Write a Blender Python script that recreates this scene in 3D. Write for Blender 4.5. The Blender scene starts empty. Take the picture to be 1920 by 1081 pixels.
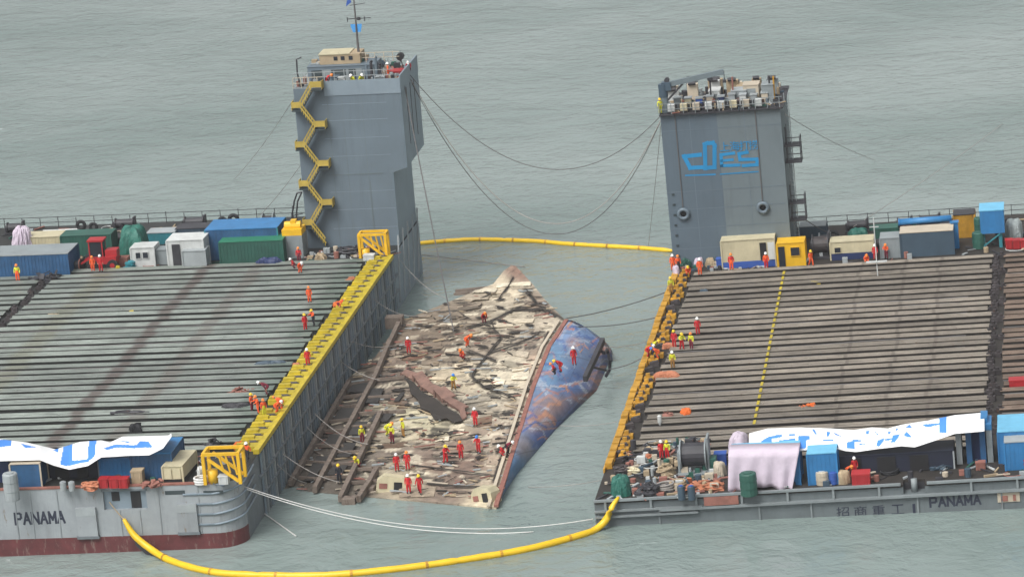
import bpy, math, random
from mathutils import Matrix, Vector
import numpy as np
random.seed(7); RNG = np.random.default_rng(7)
scn = bpy.context.scene
R = math.radians
# ------------------------------------------------------------------ camera
F, PPX, PPY, ROLL, PITCH, CAMH = 7000.0, 1460.0, 540.5, R(4.0), R(15.2), 106.0   # photo pixels, 1920 wide (photo is a crop)
FW = Vector((0, math.cos(PITCH), -math.sin(PITCH))); UP = Vector((0, math.sin(PITCH), math.cos(PITCH))); RT = Vector((1, 0, 0))
CR, SR = math.cos(ROLL), math.sin(ROLL)
EYE = Vector((0, 0, CAMH))
cam = bpy.data.cameras.new('camera'); camo = bpy.data.objects.new('camera', cam); scn.collection.objects.link(camo)
img_right = RT * CR - UP * SR
img_up = RT * SR + UP * CR
camo.matrix_world = Matrix(((img_right.x, img_up.x, -FW.x, EYE.x), (img_right.y, img_up.y, -FW.y, EYE.y), (img_right.z, img_up.z, -FW.z, EYE.z), (0, 0, 0, 1)))
cam.sensor_width = 36; cam.sensor_fit = 'HORIZONTAL'; cam.lens = F / 1920 * 36
cam.shift_x = -(PPX - 960) / 1920; cam.clip_start = 1; cam.clip_end = 30000
scn.camera = camo
# ------------------------------------------------------------------ sky, sun, exposure (overcast)
SUN_EL, SUN_AZ = R(55), R(215)
w = bpy.data.worlds.new('World'); scn.world = w; w.use_nodes = True
nt = w.node_tree; nt.nodes.clear()
sky = nt.nodes.new('ShaderNodeTexSky'); sky.sky_type = 'NISHITA'; sky.sun_disc = False
sky.sun_elevation = SUN_EL; sky.sun_rotation = SUN_AZ; sky.air_density = 1.0; sky.dust_density = 6.0; sky.ozone_density = 1.0
hs = nt.nodes.new('ShaderNodeHueSaturation'); hs.inputs['Saturation'].default_value = 0.12
bg = nt.nodes.new('ShaderNodeBackground'); bg.inputs['Strength'].default_value = 0.14
wo = nt.nodes.new('ShaderNodeOutputWorld')
nt.links.new(sky.outputs[0], hs.inputs['Color']); nt.links.new(hs.outputs[0], bg.inputs['Color']); nt.links.new(bg.outputs[0], wo.inputs['Surface'])
sl = bpy.data.lights.new('sun', 'SUN'); sl.energy = 1.25; sl.angle = R(25); sl.color = (1, .97, .92)
so = bpy.data.objects.new('sun', sl); scn.collection.objects.link(so)
sd = Vector((math.sin(SUN_AZ) * math.cos(SUN_EL), math.cos(SUN_AZ) * math.cos(SUN_EL), math.sin(SUN_EL)))
so.rotation_euler = sd.to_track_quat('Z', 'Y').to_euler()
scn.view_settings.view_transform = 'Standard'; scn.view_settings.look = 'None'
scn.view_settings.gamma = 1; scn.view_settings.exposure = 0.4
scn.render.engine = 'CYCLES'
# ------------------------------------------------------------------ pixel -> place
def ray(px, py):
    dx, dy = px - PPX, py - PPY
    return FW * F + img_right * dx - img_up * dy
def scale_at(p): return F / ((Vector(p) - EYE).dot(FW))
def PZ(px, py, z):
    r = ray(px, py); return EYE + r * ((z - CAMH) / r.z)
class Frame:
    def __init__(s, o, head, tilt):
        h = R(head); ua = Vector((math.cos(h), -math.sin(h), tilt)).normalized(); va = Vector((math.sin(h), math.cos(h), 0))
        wa = ua.cross(va); s.o, s.ua, s.va, s.wa = Vector(o), ua, va, wa
        s.M = Matrix(((ua.x, va.x, wa.x, o[0]), (ua.y, va.y, wa.y, o[1]), (ua.z, va.z, wa.z, o[2]), (0, 0, 0, 1)))
    def pt(s, u, v, w=0): return s.o + s.ua * u + s.va * v + s.wa * w
    def px(s, x, y, w=0):                                    # where the sight line meets the plane w
        r = ray(x, y); t = ((s.o + s.wa * w) - EYE).dot(s.wa) / r.dot(s.wa); q = EYE + r * t - s.o
        return q.dot(s.ua), q.dot(s.va)
    def pv(s, x, y, v):                                      # ... meets the plane v
        r = ray(x, y); t = ((s.o + s.va * v) - EYE).dot(s.va) / r.dot(s.va); q = EYE + r * t - s.o
        return q.dot(s.ua), q.dot(s.wa)
LF = Frame(PZ(445, 905, 6.0), 5.6, -0.008)
RF = Frame(PZ(1113, 942, 2.3), 4.8, 0.013)
SF = Frame(PZ(930, 948, 0.0), 5.3, 0.0)
# ------------------------------------------------------------------ materials
MATS = {}
def N(t, typ, **kw):
    n = t.nodes.new(typ)
    for k, v_ in kw.items(): setattr(n, k, v_)
    return n
def mk(name, col, rough=.65, var=.22, rust=0., rcol=(.13, .055, .028), scale=.5, metal=0., dirt=.25, obv=.06, attr=None, bump=0., bands=()):
    m = bpy.data.materials.new(name); m.use_nodes = True; t = m.node_tree; L = t.links
    b = t.nodes['Principled BSDF']; b.inputs['Roughness'].default_value = rough; b.inputs['Metallic'].default_value = metal
    tc = N(t, 'ShaderNodeTexCoord'); oi = N(t, 'ShaderNodeObjectInfo')
    add = N(t, 'ShaderNodeVectorMath', operation='MULTIPLY_ADD'); add.inputs[1].default_value = (1, 1, 1)
    sc = N(t, 'ShaderNodeVectorMath', operation='SCALE'); sc.inputs['Scale'].default_value = 37.0
    cmb = N(t, 'ShaderNodeCombineXYZ')
    for i in range(3): L.new(oi.outputs['Random'], cmb.inputs[i])
    L.new(cmb.outputs[0], sc.inputs[0]); L.new(tc.outputs['Object'], add.inputs[0]); L.new(sc.outputs[0], add.inputs[2])
    co = add.outputs[0]
    n1 = N(t, 'ShaderNodeTexNoise'); n1.inputs['Scale'].default_value = scale; n1.inputs['Detail'].default_value = 6; n1.inputs['Roughness'].default_value = .65
    L.new(co, n1.inputs['Vector'])
    mr = N(t, 'ShaderNodeMapRange'); mr.inputs['From Min'].default_value = .25; mr.inputs['From Max'].default_value = .75
    mr.inputs['To Min'].default_value = 1 - var; mr.inputs['To Max'].default_value = 1 + var * .7; L.new(n1.outputs['Fac'], mr.inputs['Value'])
    ov = N(t, 'ShaderNodeMapRange'); ov.inputs['To Min'].default_value = 1 - obv; ov.inputs['To Max'].default_value = 1 + obv; L.new(oi.outputs['Random'], ov.inputs['Value'])
    mm = N(t, 'ShaderNodeMath', operation='MULTIPLY'); L.new(mr.outputs[0], mm.inputs[0]); L.new(ov.outputs[0], mm.inputs[1])
    base = N(t, 'ShaderNodeVectorMath', operation='SCALE'); L.new(mm.outputs[0], base.inputs['Scale'])
    if attr:
        at = N(t, 'ShaderNodeAttribute', attribute_name=attr); L.new(at.outputs['Color'], base.inputs[0])
    else: base.inputs[0].default_value = col
    out = base.outputs[0]
    # streaks run down the plates
    mp = N(t, 'ShaderNodeMapping'); mp.inputs['Scale'].default_value = (1, 1, .12); L.new(co, mp.inputs['Vector'])
    n2 = N(t, 'ShaderNodeTexNoise'); n2.inputs['Scale'].default_value = 1.1; n2.inputs['Detail'].default_value = 8; n2.inputs['Roughness'].default_value = .7; L.new(mp.outputs[0], n2.inputs['Vector'])
    def mix(fac_lo, fac_hi, amt, colr, src):
        r_ = N(t, 'ShaderNodeMapRange'); r_.inputs['From Min'].default_value = fac_lo; r_.inputs['From Max'].default_value = fac_hi; r_.inputs['To Max'].default_value = amt
        L.new(src, r_.inputs['Value'])
        x = N(t, 'ShaderNodeMix', data_type='RGBA'); L.new(r_.outputs[0], x.inputs['Factor']); L.new(out, x.inputs['A']); x.inputs['B'].default_value = (*colr, 1)
        return x.outputs['Result']
    if dirt: out = mix(.5, .78, dirt, tuple(c * .35 + .012 for c in col), n2.outputs['Fac'])
    if rust:
        n3 = N(t, 'ShaderNodeTexNoise'); n3.inputs['Scale'].default_value = 1.9; n3.inputs['Detail'].default_value = 9; n3.inputs['Roughness'].default_value = .72
        mp2 = N(t, 'ShaderNodeMapping'); mp2.inputs['Scale'].default_value = (1, 1, .22); mp2.inputs['Location'].default_value = (5, 9, 2); L.new(co, mp2.inputs['Vector']); L.new(mp2.outputs[0], n3.inputs['Vector'])
        out = mix(.74 - .38 * rust, .80 - .38 * rust, .85, rcol, n3.outputs['Fac'])
    if bands:                                                # stains that run fore and aft at a fixed place
        sx = N(t, 'ShaderNodeSeparateXYZ'); L.new(tc.outputs['Object'], sx.inputs[0])
        for xc, hw, cc, amt in bands:
            d = N(t, 'ShaderNodeMath', operation='SUBTRACT'); L.new(sx.outputs[0], d.inputs[0]); d.inputs[1].default_value = xc
            ab = N(t, 'ShaderNodeMath', operation='ABSOLUTE'); L.new(d.outputs[0], ab.inputs[0])
            jt = N(t, 'ShaderNodeMath', operation='MULTIPLY_ADD'); L.new(n1.outputs['Fac'], jt.inputs[0]); jt.inputs[1].default_value = hw * 1.2; L.new(ab.outputs[0], jt.inputs[2])
            q = N(t, 'ShaderNodeMapRange'); q.inputs['From Min'].default_value = hw * 1.9; q.inputs['From Max'].default_value = hw * 1.1; q.inputs['To Max'].default_value = amt; L.new(jt.outputs[0], q.inputs['Value'])
            x = N(t, 'ShaderNodeMix', data_type='RGBA'); L.new(q.outputs[0], x.inputs['Factor']); L.new(out, x.inputs['A']); x.inputs['B'].default_value = (*cc, 1); out = x.outputs['Result']
    L.new(out, b.inputs['Base Color'])
    if bump:
        bp = N(t, 'ShaderNodeBump'); bp.inputs['Strength'].default_value = bump; bp.inputs['Distance'].default_value = .15; L.new(n1.outputs['Fac'], bp.inputs['Height']); L.new(bp.outputs[0], b.inputs['Normal'])
    MATS[name] = m; return m
mk('tower_grey', (.125, .165, .198), .55, .16, rust=.1, scale=.16, dirt=.3, obv=0)
mk('tower_grey_r', (.128, .162, .178), .55, .14, rust=.1, scale=.14, dirt=.3, obv=0)
mk('tower_blue_r', (.088, .122, .152), .55, .16, rust=.1, scale=.14, dirt=.3, obv=0)
mk('tower_light', (.21, .265, .31), .5, .14, rust=.08, scale=.3)
mk('hull_l', (.27, .295, .31), .5, .2, rust=.33, rcol=(.17, .12, .075), scale=.35, dirt=.5)
mk('hull_dark', (.15, .175, .19), .55, .25, rust=.22, scale=.5, dirt=.4)
mk('hull_r', (.12, .142, .15), .55, .2, rust=.26, rcol=(.17, .12, .08), scale=.5, dirt=.35)
mk('hull_r_light', (.205, .232, .24), .55, .2, rust=.2, scale=.5)
mk('boot_red', (.12, .03, .032), .6, .4, rust=.5, rcol=(.18, .12, .105), scale=.8, dirt=.3)
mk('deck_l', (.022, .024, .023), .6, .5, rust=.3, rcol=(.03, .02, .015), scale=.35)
mk('deck_r', (.026, .022, .019), .75, .5, rust=.35, rcol=(.03, .02, .014), scale=.35)
mk('beam_l', (.235, .265, .24), .42, .38, rust=.25, rcol=(.10, .075, .06), scale=.32, dirt=.5, obv=.22, bands=((-20.0, .75, (.095, .07, .062), .8), (-14.2, .9, (.14, .105, .09), .45), (-3.2, 1.6, (.07, .11, .085), .5), (-31, 1.2, (.18, .17, .10), .4)))
mk('beam_r', (.222, .196, .162), .75, .4, rust=.36, rcol=(.13, .085, .055), scale=.32, dirt=.5, obv=.26, bands=((20.5, .2, (.08, .065, .055), .5), (25.2, .2, (.08, .065, .055), .5), (29, .2, (.09, .07, .06), .5), (8, 1.5, (.13, .12, .11), .4)))
mk('beam_brown', (.17, .125, .095), .75, .4, rust=.4, rcol=(.12, .06, .035), scale=.5, obv=.25)
mk('torn_brown', (.20, .115, .09), .8, .4, rust=.4, rcol=(.09, .055, .042), scale=1)
mk('hollow', (.03, .024, .02), .85, .4)  # near-black brown for gashes and cracks, and the shadow under the torn plate
mk('inside_shade_navy', (.012, .016, .034), .6, .3)  # near-black navy that carries the shade inside the shelters in its colour
mk('jack', (.045, .038, .04), .6, .5, rust=.35, scale=2, obv=.3)
mk('yellow', (.46, .355, .02), .5, .35, rust=.3, rcol=(.16, .10, .03), scale=1.1, dirt=.5, obv=.12)
mk('orange_yellow', (.46, .24, .02), .55, .4, rust=.3, rcol=(.12, .07, .03), scale=1.2, dirt=.5, obv=.15)
mk('bright_yellow', (.72, .42, .015), .45, .15, rust=.05, scale=1)
mk('stair_yellow', (.42, .31, .06), .55, .3, rust=.15, scale=1)
mk('stair_dark', (.035, .05, .055), .6, .3)
mk('blue', (.026, .095, .21), .5, .3, rust=.26, scale=.8, dirt=.5)
mk('bright_blue', (.028, .175, .40), .45, .2, rust=.16, scale=.8, dirt=.4)
mk('light_blue', (.14, .42, .62), .5, .15, scale=.8)
mk('navy', (.015, .03, .10), .55, .25)
mk('teal', (.03, .20, .24), .5, .2, rust=.08)
mk('green', (.022, .095, .072), .55, .3, rust=.16, dirt=.4)
mk('green_tarp', (.02, .13, .10), .6, .3, bump=.4, scale=1.5)
mk('emerald', (.02, .16, .09), .5, .2)
mk('white', (.52, .54, .53), .5, .2, rust=.2, scale=.8, dirt=.4)
mk('cream', (.50, .45, .30), .5, .18, rust=.2, scale=.8, dirt=.4)
mk('grey', (.22, .25, .26), .55, .2, rust=.12)
mk('mid_grey', (.30, .33, .34), .55, .2, rust=.12)
mk('slate', (.045, .075, .105), .5, .2, rust=.06)
mk('black', (.012, .012, .014), .6, .3)
mk('rubber', (.012, .013, .016), .75, .3)
mk('dark_metal', (.035, .035, .042), .55, .4, rust=.3)
mk('glass', (.02, .025, .035), .12, .1, dirt=0)
mk('red', (.35, .015, .02), .5, .2, rust=.05)
mk('orange', (.62, .13, .02), .6, .2)
mk('salmon', (.45, .17, .09), .75, .3, rust=.15)
mk('tan', (.36, .28, .18), .8, .3, bump=.4)
mk('beige_box', (.46, .40, .31), .6, .2, rust=.1)
mk('lilac_tarp', (.52, .45, .53), .7, .12, bump=.5, scale=1.2, dirt=.15)
mk('grey_tarp', (.30, .34, .34), .7, .2, bump=.5, scale=1.2)
mk('cloth_white', (.82, .83, .83), .8, .05, dirt=.05)
mk('print_blue', (.06, .24, .68), .8, .08, dirt=0)
mk('logo_blue', (.012, .21, .44), .5, .12, dirt=.1)
mk('lettering', (.02, .025, .045), .6, .15, dirt=0)
mk('boom_yellow', (.74, .47, .01), .42, .12, scale=.6, dirt=.15)
mk('rope', (.30, .28, .26), .9, .2, dirt=0)
mk('white_rope', (.60, .60, .58), .9, .1, dirt=0)
mk('wire', (.10, .095, .095), .6, .2, dirt=0)
mk('rust_plate', (.26, .11, .085), .8, .35, rust=.3, rcol=(.10, .05, .04), scale=1)
mk('girder', (.17, .135, .11), .8, .4, rust=.5, rcol=(.075, .05, .035), scale=.9)
mk('wreck_side', (.4, .35, .28), .8, .42, rust=.4, rcol=(.10, .07, .05), scale=1.1, dirt=.5, attr='paint', bump=.35)
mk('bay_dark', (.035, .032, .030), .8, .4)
mk('wreck_hull', (.1, .15, .3), .55, .35, rust=.36, rcol=(.30, .14, .12), scale=.9, dirt=.3, attr='paint')
mk('skin', (.42, .24, .16), .6, .1, dirt=0)
mk('suit_orange', (.80, .105, .02), .7, .12, dirt=.1, obv=.12)
mk('suit_red', (.50, .012, .018), .7, .15, dirt=.1, obv=.12)
mk('suit_yellow', (.60, .60, .03), .7, .15, dirt=.1, obv=.12)
mk('suit_dark', (.014, .016, .024), .8, .2, dirt=0)
mk('suit_maroon', (.16, .012, .03), .8, .2, dirt=0)
mk('suit_blue', (.03, .09, .35), .8, .2, dirt=0)
mk('suit_brown', (.33, .17, .04), .8, .2, dirt=0)
mk('boots', (.015, .013, .012), .7, .1, dirt=0)
mk('hat_white', (.78, .78, .76), .4, .03, dirt=0); mk('hat_yellow', (.75, .50, .02), .4, .03, dirt=0)
mk('hat_orange', (.75, .22, .03), .4, .03, dirt=0); mk('hat_blue', (.04, .2, .6), .4, .03, dirt=0)
mk('flag_blue', (.06, .27, .60), .8, .1, dirt=0)
mk('foam', (.75, .78, .77), .8, .1, dirt=0)
# ------------------------------------------------------------------ mesh building
col = scn.collection
class MB:
    def __init__(s): s.v = []; s.f = []; s.m = []
    def box(s, x0, x1, y0, y1, z0, z1, m=0):
        b = len(s.v); s.v += [(x, y, z) for z in (z0, z1) for x, y in ((x0, y0), (x1, y0), (x1, y1), (x0, y1))]
        s.f += [tuple(b + i for i in q) for q in ((0, 3, 2, 1), (4, 5, 6, 7), (0, 1, 5, 4), (1, 2, 6, 5), (2, 3, 7, 6), (3, 0, 4, 7))]; s.m += [m] * 6; return s
    def bar(s, a, b_, w_=.1, h=None, m=0):                  # square bar between two points
        a, b_ = Vector(a), Vector(b_); d = (b_ - a); h = h or w_
        if d.length < 1e-6: return s
        d.normalize(); up = Vector((0, 0, 1)) if abs(d.z) < .95 else Vector((0, 1, 0)); x = d.cross(up).normalized() * w_ / 2; y = x.cross(d).normalized() * h / 2
        k = len(s.v); s.v += [tuple(p + i * x + j * y) for p in (a, b_) for i, j in ((-1, -1), (1, -1), (1, 1), (-1, 1))]
        s.f += [tuple(k + i for i in q) for q in ((0, 1, 2, 3), (7, 6, 5, 4), (0, 4, 5, 1), (1, 5, 6, 2), (2, 6, 7, 3), (3, 7, 4, 0))]; s.m += [m] * 6; return s
    def tube(s, path, r, n=8, m=0, caps=True):
        path = [Vector(p) for p in path]; k = len(s.v); P_ = len(path); rr = r if hasattr(r, '__len__') else [r] * P_
        for i, p in enumerate(path):
            d = (path[min(i + 1, P_ - 1)] - path[max(i - 1, 0)]).normalized(); up = Vector((0, 0, 1)) if abs(d.z) < .9 else Vector((0, 1, 0))
            x = d.cross(up).normalized(); y = x.cross(d)
            s.v += [tuple(p + (x * math.cos(a) + y * math.sin(a)) * rr[i]) for a in (2 * math.pi * j / n for j in range(n))]
        for i in range(P_ - 1):
            for j in range(n): s.f.append((k + i * n + j, k + i * n + (j + 1) % n, k + (i + 1) * n + (j + 1) % n, k + (i + 1) * n + j)); s.m.append(m)
        if caps: s.f += [tuple(k + j for j in reversed(range(n))), tuple(k + (P_ - 1) * n + j for j in range(n))]; s.m += [m, m]
        return s
    def cyl(s, a, b_, r, n=12, m=0): return s.tube([a, b_], r, n, m)
    def torus(s, c, ax, Rr, r, n=18, k_=8, m=0):
        c, ax = Vector(c), Vector(ax).normalized(); t = Vector((0, 0, 1)) if abs(ax.z) < .9 else Vector((1, 0, 0)); x = ax.cross(t).normalized(); y = ax.cross(x); k = len(s.v)
        for i in range(n):
            a = 2 * math.pi * i / n; d = x * math.cos(a) + y * math.sin(a)
            for j in range(k_):
                b_ = 2 * math.pi * j / k_; s.v.append(tuple(c + d * (Rr + r * math.cos(b_)) + ax * r * math.sin(b_)))
        for i in range(n):
            for j in range(k_): s.f.append((k + i * k_ + j, k + i * k_ + (j + 1) % k_, k + ((i + 1) % n) * k_ + (j + 1) % k_, k + ((i + 1) % n) * k_ + j)); s.m.append(m)
        return s
    def poly(s, pts, ex, m=0):                               # polygon pushed out along the vector ex
        k = len(s.v); n = len(pts); ex = Vector(ex); s.v += [tuple(p) for p in pts] + [tuple(Vector(p) + ex) for p in pts]
        s.f += [tuple(k + i for i in range(n)), tuple(k + n + i for i in reversed(range(n)))] + [(k + i, k + n + i, k + n + (i + 1) % n, k + (i + 1) % n) for i in range(n)]; s.m += [m] * (n + 2); return s
    def grid(s, pts, m=0):                                   # rows of points
        k = len(s.v); nc = len(pts[0])
        for r_ in pts: s.v += [tuple(p) for p in r_]
        for i in range(len(pts) - 1):
            for j in range(nc - 1): s.f.append((k + i * nc + j, k + i * nc + j + 1, k + (i + 1) * nc + j + 1, k + (i + 1) * nc + j)); s.m.append(m)
        return s
    def blob(s, c, rx, ry, rz, seed=0, n=14, k_=9, rough=.25, m=0):   # a heap: lumpy, flat below
        rg = np.random.default_rng(seed); k = len(s.v); ph = rg.uniform(0, 6.28, (6,))
        for i in range(k_ + 1):
            e = math.pi / 2 * i / k_
            for j in range(n):
                a = 2 * math.pi * j / n; q = 1 + rough * (math.sin(2 * a + ph[0]) * .5 + math.sin(3 * a + ph[1] + e * 2) * .5 + math.sin(5 * a + ph[2] + e * 4) * .35) + rg.uniform(-.5, .5) * rough * .5
                s.v.append((c[0] + rx * q * math.cos(e) ** .7 * math.cos(a), c[1] + ry * q * math.cos(e) ** .7 * math.sin(a), c[2] + rz * (math.sin(e)) * (.8 + .2 * q)))
        for i in range(k_):
            for j in range(n): s.f.append((k + i * n + j, k + i * n + (j + 1) % n, k + (i + 1) * n + (j + 1) % n, k + (i + 1) * n + j)); s.m.append(m)
        s.f.append(tuple(k + k_ * n + j for j in range(n))); s.m.append(m); return s
    def mesh(s, name, mats):
        me = bpy.data.meshes.new(name); me.from_pydata(s.v, [], s.f); me.polygons.foreach_set('material_index', s.m)
        for q in ([mats] if isinstance(mats, str) else mats): me.materials.append(MATS[q])
        me.update(); return me
    def build(s, name, mats, parent=None, smooth=False):
        me = s.mesh(name, mats)
        if smooth: me.polygons.foreach_set('use_smooth', [True] * len(me.polygons))
        return link(name, me, parent)
def link(name, data, parent=None):
    o = bpy.data.objects.new(name, data); col.objects.link(o)
    if parent: o.parent = parent
    return o
def tag(o, label, cat, group=None):
    o['label'] = label; o['category'] = cat
    if group: o['group'] = group
    return o
def thing(name, label, cat, fr=None, u=0, v=0, w_=0, rot=0, group=None):
    o = link(name, None); o.empty_display_size = .3
    M = fr.M if fr else Matrix.Identity(4)
    o.matrix_world = M @ Matrix.Translation((u, v, w_)) @ Matrix.Rotation(rot, 4, 'Z')
    return tag(o, label, cat, group)
def text_mesh(s, size, thick=.02, sx=1.0, bold=0.0):
    cu = bpy.data.curves.new('lettering', 'FONT'); cu.body = s; cu.size = size; cu.extrude = thick; cu.offset = bold; cu.resolution_u = 3
    o = bpy.data.objects.new('lettering', cu); col.objects.link(o); dg = bpy.context.evaluated_depsgraph_get(); dg.update()
    me = bpy.data.meshes.new_from_object(o.evaluated_get(dg)); bpy.data.objects.remove(o); bpy.data.curves.remove(cu)
    for v_ in me.vertices: v_.co = (v_.co.x * sx, -v_.co.z, v_.co.y)      # stands upright, faces -y
    me.materials.clear(); return me
# ------------------------------------------------------------------ sea
def sea():
    m = bpy.data.materials.new('sea_water'); m.use_nodes = True; t = m.node_tree; L = t.links; b = t.nodes['Principled BSDF']
    b.inputs['Roughness'].default_value = .07; b.inputs['IOR'].default_value = 1.33
    tc = N(t, 'ShaderNodeTexCoord'); mp = N(t, 'ShaderNodeMapping'); mp.inputs['Rotation'].default_value = (0, 0, R(12)); mp.inputs['Scale'].default_value = (.85, 1.0, 1); L.new(tc.outputs['Object'], mp.inputs['Vector'])
    def noise(s, d, r_, dist=0):
        n = N(t, 'ShaderNodeTexNoise'); n.inputs['Scale'].default_value = s; n.inputs['Detail'].default_value = d; n.inputs['Roughness'].default_value = r_; n.inputs['Distortion'].default_value = dist; L.new(mp.outputs[0], n.inputs['Vector']); return n.outputs['Fac']
    a, c, e = noise(.16, 5, .55, .4), noise(.62, 4, .6, .6), noise(.02, 3, .5)
    bp1 = N(t, 'ShaderNodeBump'); bp1.inputs['Strength'].default_value = .5; bp1.inputs['Distance'].default_value = 1.0; L.new(a, bp1.inputs['Height'])
    bp2 = N(t, 'ShaderNodeBump'); bp2.inputs['Strength'].default_value = .6; bp2.inputs['Distance'].default_value = .35; L.new(c, bp2.inputs['Height']); L.new(bp1.outputs[0], bp2.inputs['Normal'])
    L.new(bp2.outputs[0], b.inputs['Normal'])
    mx = N(t, 'ShaderNodeMix', data_type='RGBA'); mx.inputs['A'].default_value = (.145, .195, .182, 1); mx.inputs['B'].default_value = (.22, .268, .256, 1)
    r_ = N(t, 'ShaderNodeMapRange'); r_.inputs['From Min'].default_value = .35; r_.inputs['From Max'].default_value = .65; L.new(e, r_.inputs['Value']); L.new(r_.outputs[0], mx.inputs['Factor']); 
    g = noise(.045, 4, .6, 1.2); fo = noise(.9, 6, .75, 1.0)
    ml = N(t, 'ShaderNodeMath', operation='MULTIPLY'); L.new(g, ml.inputs[0]); L.new(fo, ml.inputs[1])
    fr_ = N(t, 'ShaderNodeMapRange'); fr_.inputs['From Min'].default_value = .40; fr_.inputs['From Max'].default_value = .47; fr_.inputs['To Max'].default_value = .5; L.new(ml.outputs[0], fr_.inputs['Value'])
    m2 = N(t, 'ShaderNodeMix', data_type='RGBA'); L.new(fr_.outputs[0], m2.inputs['Factor']); L.new(mx.outputs['Result'], m2.inputs['A']); m2.inputs['B'].default_value = (.55, .6, .58, 1); L.new(m2.outputs['Result'], b.inputs['Base Color'])
    st = N(t, 'ShaderNodeMapRange'); st.inputs['From Min'].default_value = .35; st.inputs['From Max'].default_value = .62; st.inputs['To Min'].default_value = .25; st.inputs['To Max'].default_value = .75; L.new(g, st.inputs['Value']); L.new(st.outputs[0], bp2.inputs['Strength'])
    MATS['sea'] = m
    s = MB(); q = 9000; s.grid([[(-q, -q, 0), (q, -q, 0)], [(-q, q, 0), (q, q, 0)]])
    o = s.build('sea', 'sea'); o['kind'] = 'structure'
sea()
# ------------------------------------------------------------------ the two barges
NROW, V0, V1 = 33, 8.6, 76.0
PITCHV = (V1 - V0) / NROW
def rows(parent, segs, mat, wd, ht, seed, web):
    rg = random.Random(seed); cache = {}
    for i in range(NROW):
        v = V0 + (i + .5) * PITCHV
        for k, (a, b_) in enumerate(segs):
            key = (k,)
            if key not in cache:
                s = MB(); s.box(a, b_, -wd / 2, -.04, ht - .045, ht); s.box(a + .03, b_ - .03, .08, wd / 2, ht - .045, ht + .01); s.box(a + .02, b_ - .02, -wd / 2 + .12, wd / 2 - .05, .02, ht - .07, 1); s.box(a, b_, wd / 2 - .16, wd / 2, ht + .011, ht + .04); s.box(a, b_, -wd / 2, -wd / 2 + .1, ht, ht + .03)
                x = a + 1.0
                while x < b_ - 1: s.box(x, x + .12, -wd / 2 + .1, -.05, ht, ht + .035); x += 3.4
                cache[key] = s.mesh('deck_beam', [mat[k] if isinstance(mat, (list, tuple)) else mat, web])  # rusty web, coloured near-black to paint in the shade between beams
            o = link('deck_beam', cache[key], parent); o.location = (rg.uniform(-.25, .25), v + rg.uniform(-.2, .2), rg.uniform(-.05, .05)); o.scale = (1, rg.uniform(.82, 1.12), 1); o.rotation_euler = (R(rg.uniform(-.8, .8)), 0, R(rg.uniform(-.06, .06)))
        # a lifting wire lies along each row
        if rg.random() < .8:
            a, b_ = segs[rg.randrange(len(segs))]; s = MB(); x = a; path = []
            while x < b_: path.append((x, v - wd / 2 - .18 + rg.uniform(-.07, .07), .1 + rg.uniform(0, .12))); x += 3
            if len(path) > 1: s.tube(path, .06, 5); s.build('wire', 'wire', parent)

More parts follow.
